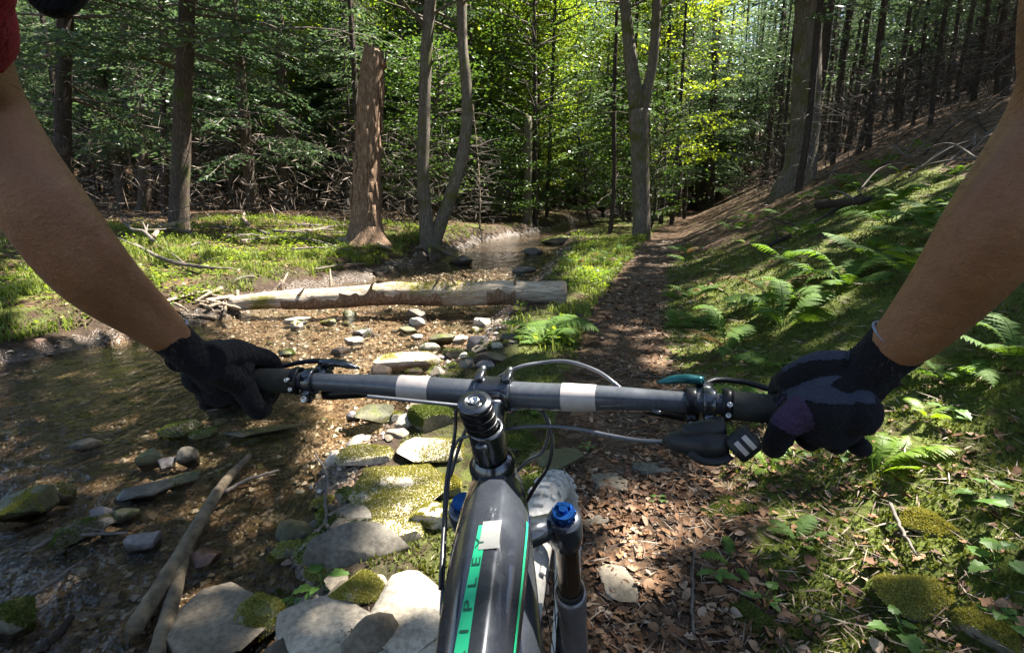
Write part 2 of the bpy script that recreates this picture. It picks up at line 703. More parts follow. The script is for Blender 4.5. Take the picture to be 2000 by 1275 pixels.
def m_bed():
    t = NT("stream_bed")
    v = t.pos(1.0)
    vo = t.n("ShaderNodeTexVoronoi")
    vo.inputs['Scale'].default_value = 17
    t.l(v, vo.inputs['Vector'])
    v2 = t.n("ShaderNodeTexVoronoi")
    v2.inputs['Scale'].default_value = 48
    t.l(v, v2.inputs['Vector'])
    mid = t.noise(2.4, 5, .6, v, .4)
    a = t.ramp(vo.outputs['Color'], [(.1, (.045, .028, .017)), (.5, (.13, .078, .043)), (.8, (.22, .145, .09)), (1, (.33, .265, .20))])
    b = t.ramp(v2.outputs['Color'], [(.1, (.045, .032, .022)), (.6, (.16, .11, .072)), (1, (.34, .27, .205))])
    co = t.mix(t.ramp(mid, [(.42, 0.0), (.6, 1.0)]), a, b)
    co = t.mix(t.ramp(t.noise(1.1, 5, .6, v), [(.52, 0.0), (.66, .75)]), co, (.045, .055, .018))
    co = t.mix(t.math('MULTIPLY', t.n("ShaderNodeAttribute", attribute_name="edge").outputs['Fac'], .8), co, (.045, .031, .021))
    co = t.mix(t.ramp(t.noise(.75, 5, .65, v), [(.46, 0.0), (.58, .82)]), co, (.040, .022, .012))
    h = t.math('SUBTRACT', 1.0, t.math('ADD', t.math('MULTIPLY', vo.outputs['Distance'], .7), t.math('MULTIPLY', v2.outputs['Distance'], .4)))
    return t.done(t.bsdf(co, t.ramp(mid, [(.3, .25), (.7, .6)]), 0, t.bump(h, 1.0, .035), .5))


def m_path():
    t = NT("dirt_path")
    v = t.pos(1.0)
    mid = t.noise(5, 6, .65, v, .4)
    fine = t.noise(60, 5, .7, v)
    co = t.ramp(t.math('ADD', t.math('MULTIPLY', mid, .5), t.math('MULTIPLY', fine, .5)), [(.3, (.040, .025, .015)), (.5, (.095, .058, .034)), (.7, (.18, .12, .078))])
    h = t.math('ADD', fine, t.math('MULTIPLY', mid, 1.2))
    return t.done(t.bsdf(co, .93, 0, t.bump(h, .8, .02), .2))


def m_water():
    t = NT("stream_water")
    v = t.pos((1.0, .55, 1.0))
    h = t.math('ADD', t.noise(5.5, 4, .55, v, 1.2), t.math('MULTIPLY', t.noise(24, 3, .6, v, .8), .22))
    nrm = t.bump(h, .5, .06)
    fr = t.n("ShaderNodeFresnel")
    fr.inputs['IOR'].default_value = 1.33
    t.l(nrm, fr.inputs['Normal'])
    tr = t.n("ShaderNodeBsdfTransparent")
    tr.inputs[0].default_value = (.90, .85, .74, 1)
    gl = t.n("ShaderNodeBsdfGlossy")
    gl.inputs['Roughness'].default_value = .03
    t.l(nrm, gl.inputs['Normal'])
    mx = t.n("ShaderNodeMixShader")
    t.l(fr.outputs[0], mx.inputs[0])
    t.l(tr.outputs[0], mx.inputs[1])
    t.l(gl.outputs[0], mx.inputs[2])
    return t.done(mx)


def spaced(lo, hi, mid, a, k):
    pos = np.arange(0, math.asinh((hi - mid) / a) / k + 1)
    neg = np.arange(1, math.asinh((mid - lo) / a) / k + 1)
    return np.concatenate([mid - a * np.sinh(k * neg[::-1]), mid + a * np.sinh(k * pos)])


GX = spaced(-70, 75, .3, 1.3, .021)
GY = spaced(-5, 140, 2.0, 1.6, .0195)
gx, gy = np.meshgrid(GX, GY)
gz = height(gx, gy)
V = np.stack([gx, gy, gz], -1).reshape(-1, 3)
ny, nx = gx.shape
ii, jj = np.meshgrid(np.arange(ny - 1), np.arange(nx - 1), indexing='ij')
Q = np.stack([ii * nx + jj, ii * nx + jj + 1, (ii + 1) * nx + jj + 1, (ii + 1) * nx + jj], -1).reshape(-1, 4)
cx, cy = V[Q, 0].mean(1), V[Q, 1].mean(1)
ds = in_stream(cx, cy)
pd = np.abs(cx - xp(cy)) + fbm2(cx, cy, 3, 3, 9) * .14
pw = (.20 + .06 * fbm2(cx, cy, .8, 2, 8)) * (1 - ss(8, 12.5, cy)) - .02
is_bed = ds > .02
is_path = (~is_bed) & (pd < pw)


def moss_amount(x, y):
    """0..1: how mossy the ground is"""
    d = x - xp(y)
    right = ss(.2, .55, d) * (1 - ss(2.6, 4.2, d - .1 * y)) * .95
    up = ss(7, 12, y)
    right = right * (1 - .55 * up)
    l_ = xl(y) - x
    left = ss(-.1, .3, l_) * (1 - ss(3, 8, l_)) * .62
    mid = ss(-.2, .1, x - xr(y)) * (1 - ss(-.5, -.15, d)) * .75
    n = fbm2(x, y, .9, 3, 31)
    return np.clip(np.maximum(np.maximum(right, left), mid) * (.72 + .45 * n), 0, 1)


def sub(mask, name, mat):
    Fm = Q[mask]
    u, inv = np.unique(Fm, return_inverse=True)
    me = mesh_np(name, V[u], [inv.reshape(-1, 4)])
    a = me.attributes.new("moss", 'FLOAT', 'POINT')
    a.data.foreach_set("value", moss_amount(V[u, 0], V[u, 1]).astype(np.float32))
    a = me.attributes.new("wet", 'FLOAT', 'POINT')
    a.data.foreach_set("value", ss(-.9, -.05, in_stream(V[u, 0], V[u, 1])).astype(np.float32))
    dd = in_stream(V[u, 0], V[u, 1])
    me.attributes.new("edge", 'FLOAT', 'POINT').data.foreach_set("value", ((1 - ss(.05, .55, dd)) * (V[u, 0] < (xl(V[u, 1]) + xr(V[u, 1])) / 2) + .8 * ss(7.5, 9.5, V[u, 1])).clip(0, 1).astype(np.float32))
    return obj(name, me, mat, kind="structure")


floor_o = sub(~is_bed & ~is_path, "forest_floor", m_forest_floor())
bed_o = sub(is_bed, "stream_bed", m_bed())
path_o = sub(is_path, "dirt_path", m_path())

wy = spaced(-5, 60, 2.0, 2.0, .05)
wu = np.linspace(-.05, 1.05, 60)
wyy, wuu = np.meshgrid(wy, wu, indexing='ij')
wxx = np.maximum(xl(wyy), -9) * (1 - wuu) + xr(wyy) * wuu
wzz = water_z(wyy) + fbm2(wxx, wyy, 3.5, 3, 41) * .008
m_, n_ = wxx.shape
ii, jj = np.meshgrid(np.arange(m_ - 1), np.arange(n_ - 1), indexing='ij')
WQ = np.stack([ii * n_ + jj, ii * n_ + jj + 1, (ii + 1) * n_ + jj + 1, (ii + 1) * n_ + jj], -1).reshape(-1, 4)
obj("stream_water", mesh_np("stream_water", np.stack([wxx, wyy, wzz], -1).reshape(-1, 3), [WQ]), m_water(), kind="structure")

# ------------------------------------------------------------------ trees
BARK = {
    'hemlock': m_bark("hemlock_bark", (.035, .026, .02), (.15, .115, .088), 6, .25),
    'dark': m_bark("dark_bark", (.022, .017, .014), (.085, .066, .052), 7, .1),
    'beech': m_bark("grey_bark", (.07, .058, .045), (.22, .185, .145), 5, .35, (.10, .10, .03)),
    'snag': m_bark("snag_bark", (.06, .036, .023), (.38, .25, .16), 7, .0),
    'dead': m_simple("dead_twig", (.115, .095, .078), .9, var=.4, sc=30),
    'log': m_bark("log_wood", (.16, .115, .075), (.50, .40, .29), 4, .18, (.16, .15, .03)),
    'fallen': m_bark("bleached_log", (.24, .18, .12), (.58, .49, .38), 4, .22, (.16, .15, .03), along=0),
    'rot': m_bark("rotten_wood", (.10, .07, .045), (.33, .25, .17), 9, .0),
}
LEAF = {
    'hemlock': m_leaf("hemlock_needles", (.032, .066, .030), (.10, .155, .06), .40, .4),
    'beech': m_leaf("beech_leaves", (.085, .155, .02), (.24, .31, .045), .62, .4),
    'maple': m_leaf("maple_leaves", (.035, .085, .018), (.09, .16, .028), .38, .45),
}


def branch_path(p0, az, L, up, droop, k, rg):
    t = np.linspace(0, 1, k)
    d = np.array([math.cos(az), math.sin(az)])
    wob = np.cumsum(rg.normal(0, .04, k)) * L * .12
    x = p0[0] + d[0] * L * t - d[1] * wob
    y = p0[1] + d[1] * L * t + d[0] * wob
    z = p0[2] + L * (up * t - droop * t * t) + rg.normal(0, .012, k) * L * t
    return np.stack([x, y, z], 1)


def sprays(pts, rg, L, wmax, leafL, leafW, per_m, flat=.9, start=.2):
    """flat sprays of needles to both sides of a bough"""
    t = np.linspace(start, 1, max(4, int(L * 5)))
    seg = np.interp(t, np.linspace(0, 1, len(pts)), np.arange(len(pts)))
    i0 = np.minimum(seg.astype(int), len(pts) - 2)
    fr = (seg - i0)[:, None]
    B = pts[i0] * (1 - fr) + pts[i0 + 1] * fr
    T = unit(pts[i0 + 1] - pts[i0])
    S = unit(np.cross(T, np.array([0, 0, 1.0])))
    Ps, Ds, Ns = [], [], []
    for side in (-1, 1):
        tl = wmax * np.sqrt(np.maximum(1 - t, .06)) * rg.uniform(.5, 1.15, len(t))
        for b, tt, s, l_ in zip(B, T, S, tl):
            m = max(2, int(l_ * per_m))
            u = np.linspace(.1, 1, m)
            d = unit(tt * .75 + s * side * rg.uniform(.7, 1.1) + np.array([0, 0, -.22 * rg.uniform(0, 1.6)]))
            P = b + d * (l_ * u)[:, None]
            P[:, 2] -= .10 * l_ * u ** 2
            c = unit(np.cross(d, [0, 0, 1.0]))
            dd = d + c * (np.where(np.arange(m) % 2 == 0, 1, -1) * rg.uniform(.5, 1.1, m))[:, None] + rg.normal(0, .18, (m, 3))
            Ps.append(P)
            Ds.append(dd)
            Ns.append(np.tile([0, 0, 1.0], (m, 1)) + rg.normal(0, .8, (m, 3)))
    P, D, N = np.concatenate(Ps), np.concatenate(Ds), np.concatenate(Ns)
    n = len(P)
    return leaf_quads(P, D, N, leafL * rg.uniform(.5, 1.6, n), leafW * rg.uniform(.6, 1.4, n))


def trunk_mb(mb, pts, rads, n=12, rough=.06, flare=0.0, seed=0, roots=0):
    P = crom(np.column_stack([pts, rads]), 7)
    Vt, Qt, Tt = tube(P[:, :3], P[:, 3], n)
    k = len(P) * n
    c = np.repeat(P[:, :3], n, 0)
    r = Vt[:k] - c
    nz = fbm(Vt[:k] * np.array([7, 7, 1.5]), 3, seed)
    h = np.maximum(Vt[:k, 2] - P[0, 2], 0)
    a = np.arctan2(r[:, 1], r[:, 0])
    fl = flare * np.exp(-h / .28) * (.55 + .45 * (np.cos(a * max(roots, 1) + seed) if roots else 1))
    Vt[:k] = c + r * (1 + nz * rough + fl)[:, None]
    mb.add(Vt, Qt, Tt)


def make_hemlock(seed, h=20.0, cb=1.6, R=3.0, r0=.22, dens=8.0, dead=14, leafL=.17, leafW=.075, lean=(0, 0)):
    rg = np.random.default_rng(seed)
    tr, cr, br = MB(), MB(), MB()
    zs = np.array([-.3, 0, .5, 2, h * .3, h * .6, h])
    pts = np.stack([lean[0] * zs + rg.normal(0, .05, 7), lean[1] * zs + rg.normal(0, .05, 7), zs], 1)
    pts[0, :2] = pts[1, :2]
    trunk_mb(tr, pts, r0 * np.array([1.25, 1.12, 1, .93, .75, .45, .05]), 12, .07, .25, seed, 5)
    ax = lambda z: np.array([np.interp(z, zs, pts[:, 0]), np.interp(z, zs, pts[:, 1]), z])
    for z in np.sort(rg.uniform(.7, cb + 2.5, dead)):
        L = rg.uniform(.5, 2.2)
        p = branch_path(ax(z), rg.uniform(0, 6.28), L, rg.uniform(-.15, .2), .25, 5, rg)
        br.add(*tube(p, np.linspace(.014, .004, 5), 3, False))
        for q in range(3):
            i = rg.integers(1, 4)
            p2 = branch_path(p[i], rg.uniform(0, 6.28), L * .35, rg.uniform(-.3, .3), .3, 3, rg)
            br.add(*tube(p2, np.linspace(.007, .003, 3), 3, False))
    nb = int((h - cb) * dens)
    for z in rg.uniform(cb, h - .3, nb):
        rel = (z - cb) / (h - cb)
        L = R * (1 - rel) ** .75 * rg.uniform(.55, 1.1) + .3
        if z > 9:
            if rg.random() < .35:
                continue
        p = branch_path(ax(z), rg.uniform(0, 6.28), L, rg.uniform(0, .22), rg.uniform(.15, .42), 7, rg)
        br.add(*tube(p, np.linspace(.028 * (L / R) + .006, .004, 7), 3, False))
        cr.add(*sprays(p, rg, L, .28 * L + .12, leafL, leafW, 15 if z < 9 else 6))
    return tr, br, cr


def make_broadleaf(seed, h=16.0, cb=4.0, R=3.2, r0=.16, clumps=210, per=75, leaf=.15, layered=False):
    rg = np.random.default_rng(seed)
    tr, cr, br = MB(), MB(), MB()
    zs = np.array([-.3, 0, .5, 2, h * .4, h * .7, h])
    pts = np.stack([np.cumsum(rg.normal(0, .12, 7)), np.cumsum(rg.normal(0, .12, 7)), zs], 1)
    pts[0, :2] = pts[1, :2]
    trunk_mb(tr, pts, r0 * np.array([1.3, 1.15, 1, .9, .66, .4, .05]), 10, .05, .2, seed, 4)
    ax = lambda z: np.array([np.interp(z, zs, pts[:, 0]), np.interp(z, zs, pts[:, 1]), z])
    for c in range(clumps):
        z = cb + (h - cb) * rg.random() ** .8
        rel = (z - cb) / (h - cb)
        az = rg.uniform(0, 6.28)
        L = R * (.35 + .65 * math.sqrt(max(0.05, 1 - (2 * rel - .8) ** 2 * .7))) * rg.uniform(.45, 1.05)
        p = branch_path(ax(max(.6, z - L * .45)), az, L, rg.uniform(.3, .6), .15, 5, rg)
        br.add(*tube(p, np.linspace(.02 + .004 * L, .004, 5), 3, False))
        if rg.random() < .72:
            cr.add(*sprays(p, rg, L, .34 * L + .2, leaf * 1.05, leaf * .62, 9, start=.25))
            continue
        cen = p[-1]
        m = int(per * rg.uniform(.6, 1.4))
        sp = np.array([.55, .55, .16 if layered else .3]) * rg.uniform(.7, 1.35)
        P = cen + rg.normal(0, 1, (m, 3)) * sp
        D = np.column_stack([P[:, :2] - cen[:2] + rg.normal(0, .5, (m, 2)), rg.normal(-.25, .3, m)])
        N = np.tile([0, 0, 1.0], (m, 1)) + rg.normal(0, .8, (m, 3))
        cr.add(*leaf_quads(P, D, N, leaf * rg.uniform(.7, 1.35, m), leaf * .62 * rg.uniform(.8, 1.25, m)))
    return tr, br, cr


def make_bare(seed, h=17.0, r0=.085, cb=7.0, twigs=60, R=1.7):
    """a thin conifer shut out of the light: dead twigs low down, a small crown at the top"""
    rg = np.random.default_rng(seed)
    tr, cr, br = MB(), MB(), MB()
    zs = np.array([-.4, 0, 1.5, 4, h * .5, h])
    pts = np.stack([np.cumsum(rg.normal(0, .07, 6)), np.cumsum(rg.normal(0, .07, 6)), zs], 1)
    trunk_mb(tr, pts, r0 * np.array([1.25, 1.1, 1, .85, .6, .05]), 8, .06, .1, seed)
    ax = lambda z: np.array([np.interp(z, zs, pts[:, 0]), np.interp(z, zs, pts[:, 1]), z])
    for z in rg.uniform(.6, cb + 1, twigs):
        L = rg.uniform(.25, 1.25)
        p = branch_path(ax(z), rg.uniform(0, 6.28), L, rg.uniform(-.3, .2), .2, 4, rg)
        br.add(*tube(p, np.linspace(.010, .003, 4), 3, False))
        if rg.random() < .6:
            p2 = branch_path(p[2], rg.uniform(0, 6.28), L * .45, rg.uniform(-.4, .3), .2, 3, rg)
            br.add(*tube(p2, np.linspace(.006, .002, 3), 3, False))
    for z in rg.uniform(cb - 3.2, h - .3, int((h - cb + 2) * 4)):
        rel = max(0, (z - cb) / (h - cb))
        L = R * (1 - rel) ** .7 * rg.uniform(.5, 1.1) + .2
        p = branch_path(ax(z), rg.uniform(0, 6.28), L, .1, .3, 6, rg)
        br.add(*tube(p, np.linspace(.014, .003, 6), 3, False))
        cr.add(*sprays(p, rg, L, .3 * L + .12, .16, .07, 9))
    return tr, br, cr


def tree_meshes(kind, mbs):
    return [mb.mesh(n, True if n == 'trunk' else False) if mb.n else None for n, mb in zip(('trunk', 'branches', 'crown'), mbs)]


def place_tree(name, label, meshes, bark, leaf, loc, rz=0.0, sc=1.0, tilt=(0, 0), group=None, twig='dead'):
    o = thing(name, label, "tree", loc, group)
    o.rotation_euler = (tilt[0], tilt[1], rz)
    o.scale = (sc,) * 3
    for n, me, m in zip(('trunk', 'branches', 'crown'), meshes, (BARK[bark], BARK[twig], LEAF[leaf] if leaf else None)):
        if me is not None:
            obj(n, me, m, o, kind="stuff" if n == 'branches' else None)
    return o


def world_prune(cr, loc, rg):
    """leave out the sprays of a crown that would shade the openings"""
    Vc = np.concatenate(cr.v)
    Fc = np.concatenate(cr.f)
    P = Vc[Fc[:, 0]] + np.asarray(loc)
    keep = ~sunny(P, rg)
    out = MB()
    out.add(Vc[Fc[keep]].reshape(-1, 3), np.arange(4 * keep.sum()).reshape(-1, 4))
    return out


# ---- the standing trees one can point at
def axis_from(px_list):
    """trunk centre line from photograph stations (px, py) of a tree standing where its first station meets the ground"""
    b = at(*px_list[0])
    pts = [b]
    for px, py in px_list[1:]:
        r = ray(px, py)
        pts.append(np.array([0, 0, CAMH]) + r * (b[1] / r[1]))
    return np.array(pts), b[1]


def named_tree(name, label, stations, widths, bark, leaf, hgt, seed, crown=None, extra=None, flare=.25, roots=5):
    rg = np.random.default_rng(seed)
    P, Y = axis_from(stations)
    loc = P[0]
    rad = np.array(widths) * .86 / 2 * Y * math.cos(PITCH) / F
    d = unit(P[-1] - P[-2])
    if hgt > P[-1][2] - loc[2] + 1:
        top = P[-1] + d * (hgt - (P[-1][2] - loc[2]))
        mid = (P[-1] + top) / 2
        P = np.concatenate([P, [mid, top]])
        rad = np.concatenate([rad, [rad[-1] * .7, .04]])
    L = P - loc
    L = np.concatenate([[L[0] - np.array([0, 0, .35])], L])
    rad = np.concatenate([[rad[0] * 1.15], rad])
    tr = MB()
    trunk_mb(tr, L, rad, 18, .09, flare, seed, roots)
    o = thing(name, label, "tree", loc)
    obj("trunk", tr, BARK[bark], o)
    br, cr = MB(), MB()
    ax = lambda z: np.array([np.interp(z, L[:, 2], L[:, 0]), np.interp(z, L[:, 2], L[:, 1]), z])
    if crown:
        crown(rg, ax, br, cr, loc)
    if extra:
        extra(rg, L, br, o)
    if br.n:
        obj("branches", br.mesh("branches", True), BARK['dead'], o, kind="stuff")
    if cr.n:
        cr = world_prune(cr, loc, rg)
        obj("crown", cr.mesh("crown", False), LEAF[leaf], o)
    return o, loc, L


def conifer_boughs(z0, z1, n, R, azr=(0, 6.28), dead=14, leafL=.13, leafW=.055):
    def fn(rg, ax, br, cr, loc):
        for z in rg.uniform(.9, z0 + 1.2, dead):
            L = rg.uniform(.4, 2.0)
            p = branch_path(ax(z), rg.uniform(0, 6.28), L, rg.uniform(-.2, .2), .2, 5, rg)
            br.add(*tube(p, np.linspace(.013, .003, 5), 3, False))
        for z in rg.uniform(z0, z1, n):
            rel = (z - z0) / (z1 - z0)
            L = R * (1 - rel * .7) * rg.uniform(.5, 1.1)
            p = branch_path(ax(z), rg.uniform(*azr), L, rg.uniform(-.02, .2), rg.uniform(.12, .32), 8, rg)
            br.add(*tube(p, np.linspace(.03 * L / R + .008, .004, 8), 4, False))
            cr.add(*sprays(p, rg, L, .25 * L + .12, leafL, leafW, 16, start=.25))
    return fn


def broad_crown(z0, z1, n, R, per=60, leaf=.10):
    def fn(rg, ax, br, cr, loc):
        for z in rg.uniform(z0, z1, n):
            L = R * rg.uniform(.4, 1.05)
            p = branch_path(ax(z - L * .4), rg.uniform(0, 6.28), L, rg.uniform(.25, .6), .12, 6, rg)
            br.add(*tube(p, np.linspace(.035, .005, 6), 4, False))
            cen = p[-1]
            m = int(per * rg.uniform(.6, 1.4))
            Pq = cen + rg.normal(0, 1, (m, 3)) * np.array([.6, .6, .25])
            D = np.column_stack([Pq[:, :2] - cen[:2] + rg.normal(0, .5, (m, 2)), rg.normal(-.25, .3, m)])
            N = np.tile([0, 0, 1.0], (m, 1)) + rg.normal(0, .45, (m, 3))
            cr.add(*leaf_quads(Pq, D, N, leaf * rg.uniform(.7, 1.3, m), leaf * .6 * rg.uniform(.8, 1.2, m)))
    return fn


# 1 the broken snag
def snag():
    P, Y = axis_from([(714, 478), (714, 400), (718, 300), (722, 200), (729, 130), (735, 92)])
    loc = P[0]
    rad = np.array([64, 54, 49, 44, 41, 38]) / 2 * Y / F
    L = np.concatenate([[P[0] - loc - np.array([0, 0, .35])], P - loc])
    rad = np.concatenate([[rad[0] * 1.1], rad])
    S = crom(np.column_stack([L, rad]), 12)
    n = 40
    Vt, Qt, Tt = tube(S[:, :3], S[:, 3], n, cap=False)
    c = np.repeat(S[:, :3], n, 0)
    r = Vt - c
    a = np.arctan2(r[:, 1], r[:, 0])
    h = Vt[:, 2]
    H = L[-1, 2]
    fl = .75 * np.exp(-np.maximum(h, 0) / .22) * (.4 + .6 * np.maximum(0, np.cos(a * 4 + 1)))
    flute = fbm(np.stack([np.cos(a) * 3.2, np.sin(a) * 3.2, h * .5], -1), 4, 8) * .13
    plates = np.sign(fbm(np.stack([np.cos(a) * 2, np.sin(a) * 2, h * 1.1], -1), 3, 21)) * .022
    Vt = c + r * (1 + fl + flute + plates)[:, None]
    jag = fbm(np.stack([np.cos(a) * 4, np.sin(a) * 4, a * 0], -1), 3, 4) * .42 + np.cos(a - 2.6) * .12
    topz = H + jag - .05
    over = Vt[:, 2] > topz
    Vt[over, 2] = topz[over]
    Vt[over, :2] = c[over, :2] + (Vt[over, :2] - c[over, :2]) * .93
    o = thing("dead_snag", "tall broken dead trunk with shaggy reddish bark and jagged snapped top by the stream", "tree", loc)
    tr = MB().add(Vt, Qt)
    obj("trunk", tr, BARK['snag'], o)
    core = MB()
    cs = S[:, :3][:-4]
    core.add(*tube(np.concatenate([cs, [cs[-1] + np.array([0, 0, .12])]]), np.concatenate([S[:-4, 3] * .72, [.02]]), 14))
    obj("heartwood", core, BARK['rot'], o)
    rg = np.random.default_rng(3)
    for k in range(70):
        pl = MB()
        az = rg.uniform(-3.14, 3.14)
        z = rg.uniform(.3, H - .3)
        ce = np.array([np.interp(z, L[:, 2], L[:, 0]), np.interp(z, L[:, 2], L[:, 1]), z])
        rr = np.interp(z, L[:, 2], rad) * 1.06
        d = np.array([math.cos(az), math.sin(az), 0])
        s = np.array([-d[1], d[0], 0])
        M = np.stack([s, np.array([0, 0, 1.0]), d], 1)
        pl.add(*boxv(ce + d * rr, (rg.uniform(.02, .05), rg.uniform(.08, .22), .012), M @ rotm([1, 0, 0], rg.normal(0, .06)), .004))
        obj("bark_flake", pl, BARK['snag'], o)
    for az, L_, r_ in ((3.5, .75, .06), (4.1, .55, .045), (5.6, .5, .05), (.4, .5, .05)):
        d = np.array([math.cos(az), math.sin(az)])
        pts = [np.array([d[0] * t * (L_ + .25), d[1] * t * (L_ + .25), .34 * (1 - t) ** 1.5 - .06]) for t in np.linspace(.25, 1, 7)]
        obj("root", MB().add(*tube(np.array(pts) + rg.normal(0, .015, (7, 3)), np.linspace(r_ * 1.4, r_ * .4, 7), 7)), BARK['log'], o)
    for z, az in ((1.9, 3.6), (2.35, 3.0), (1.35, .2)):
        ce = np.array([np.interp(z, L[:, 2], L[:, 0]), np.interp(z, L[:, 2], L[:, 1]), z])
        obj("branch_stub", MB().add(*tube(branch_path(ce, az, .62, .25, .2, 5, rg), np.linspace(.035, .012, 5), 5)), BARK['snag'], o)


snag()


def twin():
    stA = [(838, 492), (832, 430), (826, 350), (828, 250), (832, 120), (838, 30), (845, -40)]
    P, Y = axis_from(stA)
    loc = P[0]
    o = thing("twin_tree", "grey barked tree dividing at the ground into a straight stem and a curved stem", "tree", loc)
    rg = np.random.default_rng(5)
    br, cr = MB(), MB()
    for k, (st, w) in enumerate(((stA, [46, 36, 30, 29, 28, 27, 25]), ([(846, 492), (858, 440), (880, 380), (903, 300), (912, 200), (903, 90), (900, -20)], [44, 34, 32, 29, 27, 24, 22]))):
        pts = []
        for px, py in st:
            r = ray(px, py)
            pts.append(np.array([0, 0, CAMH]) + r * (Y / r[1]))
        pts = np.array(pts)
        pts[0] = loc + np.array([.03 * k, .04 * k, 0])
        pts[1:, 1] += .10 * k
        d = unit(pts[-1] - pts[-2])
        pts = np.concatenate([pts, [pts[-1] + d * 4, pts[-1] + d * 9]]) - loc
        rad = np.concatenate([np.array(w) * .78 / 2 * Y / F, [.08, .03]])
        pts = np.concatenate([[pts[0] - [0, 0, .35]], pts])
        rad = np.concatenate([[rad[0] * 1.2], rad])
        t = MB()
        trunk_mb(t, pts, rad, 16, .08, .35, 3 + k, 4)
        obj("trunk", t, BARK['beech'], o)
        ax = lambda z: np.array([np.interp(z, pts[:, 2], pts[:, 0]), np.interp(z, pts[:, 2], pts[:, 1]), z])
        broad_crown(5.0, 12, 26, 2.6)(rg, ax, br, cr, loc)
        if k == 0:
            j = pts[7]
            pf = np.array([j, j + [.28, .1, .6], j + [.6, .2, 1.6], j + [.9, .2, 4]])
            t2 = MB()
            trunk_mb(t2, pf, [.1, .085, .07, .04], 12, .05)
            obj("fork_limb", t2, BARK['beech'], o)
    obj("branches", br, BARK['beech'], o, kind="stuff")
    obj("crown", world_prune(cr, loc, rg).mesh("crown", False), LEAF['beech'], o)
    for az, L_ in ((3.9, .9), (4.9, .6), (5.7, .8), (2.9, .6)):
        d = np.array([math.cos(az), math.sin(az)])
        obj("root", MB().add(*tube([np.array([d[0] * t * L_, d[1] * t * L_, .22 * (1 - t) ** 1.6 - .08 * t]) for t in np.linspace(.1, 1, 7)], np.linspace(.07, .02, 7), 7)), BARK['beech'], o)


twin()


def fork():
    st = [(1253, 466), (1252, 400), (1250, 300), (1247, 215)]
    P, Y = axis_from(st)
    loc = P[0]
    o = thing("forked_tree", "pale tree beside the path that splits into two upright limbs, small roots showing", "tree", loc)
    rg = np.random.default_rng(6)
    rad = np.array([36, 33, 33, 38]) / 2 * Y / F
    L = P - loc
    t = MB()
    trunk_mb(t, np.concatenate([[L[0] - [0, 0, .35]], L]), np.concatenate([[rad[0] * 1.2], rad]), 16, .09, .3, 9, 4)
    obj("trunk", t, BARK['beech'], o)
    br, cr = MB(), MB()
    for st2, w in (([(1245, 215), (1232, 120), (1222, 20), (1214, -60)], [30, 24, 20, 19]), ([(1252, 220), (1272, 140), (1280, 60), (1284, -50)], [25, 19, 17, 16]), ([(1248, 200), (1240, 150), (1229, 90), (1226, 30)], [16, 11, 8, 4])):
        pts = []
        for px, py in st2:
            r = ray(px, py)
            pts.append(np.array([0, 0, CAMH]) + r * (Y / r[1]))
        pts = np.array(pts) - loc
        if w[-1] > 5:
            d = unit(pts[-1] - pts[-2])
            pts = np.concatenate([pts, [pts[-1] + d * 4, pts[-1] + d * 8]])
            w = w + [10, 4]
        tb = MB()
        trunk_mb(tb, pts, np.array(w) / 2 * Y / F, 12, .08)
        obj("limb", tb, BARK['beech'], o)
        if w[-1] > 3 and len(w) > 4:
            ax = lambda z: np.array([np.interp(z, pts[:, 2], pts[:, 0]), np.interp(z, pts[:, 2], pts[:, 1]), z])
            broad_crown(6.5, 13, 24, 2.4)(rg, ax, br, cr, loc)
    for k in range(9):
        z = rg.uniform(1.0, 4.0)
        br.add(*tube(branch_path(np.array([np.interp(z, L[:, 2], L[:, 0]), 0, z]), rg.uniform(0, 6.28), rg.uniform(.4, 1.4), .3, .2, 5, rg), np.linspace(.014, .004, 5), 4, False))
    obj("branches", br, BARK['beech'], o, kind="stuff")
    obj("crown", world_prune(cr, loc, rg).mesh("crown", False), LEAF['beech'], o)


fork()
named_tree("hillside_tree", "thick smooth grey brown trunk rising from the needle covered slope", [(1553, 368), (1563, 320), (1572, 250), (1576, 150), (1578, 60), (1580, -30)], [92, 66, 60, 57, 54, 52], 'beech', 'hemlock', 18, 12,
           conifer_boughs(4.6, 14, 60, 2.6, dead=16), flare=.15)
named_tree("hemlock_tree", "straight dark hemlock trunk with a sunlit foot standing alone left of the snag", [(350, 446), (351, 380), (355, 280), (358, 180), (364, 60), (368, -30)], [46, 40, 38, 36, 33, 31], 'hemlock', 'hemlock', 19, 13,
           conifer_boughs(3.0, 15, 110, 4.0, dead=26))
named_tree("hemlock_tree", "shadowy hemlock trunk rising behind the rider's left upper arm", [(122, 452), (122, 330), (124, 200), (126, 80), (130, -20)], [38, 33, 30, 29, 28], 'dark', 'hemlock', 18, 14,
           conifer_boughs(2.4, 13, 100, 3.6, dead=26))
named_tree("dark_tree", "dark straight trunk at the foot of the slope just right of the forked tree", [(1340, 405), (1341, 300), (1341, 180), (1340, 60), (1340, -30)], [34, 30, 27, 25, 24], 'dark', 'hemlock', 17, 15,
           conifer_boughs(3.6, 14, 70, 2.4, dead=30))
named_tree("slope_tree", "very dark thick trunk high on the slope near the rider's right elbow", [(1800, 205), (1800, 120), (1800, 40), (1800, -40)], [56, 50, 48, 46], 'dark', 'hemlock', 15, 16, conifer_boughs(4.0, 12, 50, 2.6, dead=20))
named_tree("slim_tree", "slim dark trunk by the far stream bend with a mossy stub beside it", [(1046, 440), (1046, 360), (1045, 290), (1045, 200), (1044, 60)], [14, 12, 11, 10, 8], 'dark', 'maple', 15, 17, broad_crown(3.4, 13, 60, 2.4, 60, .12), roots=3)
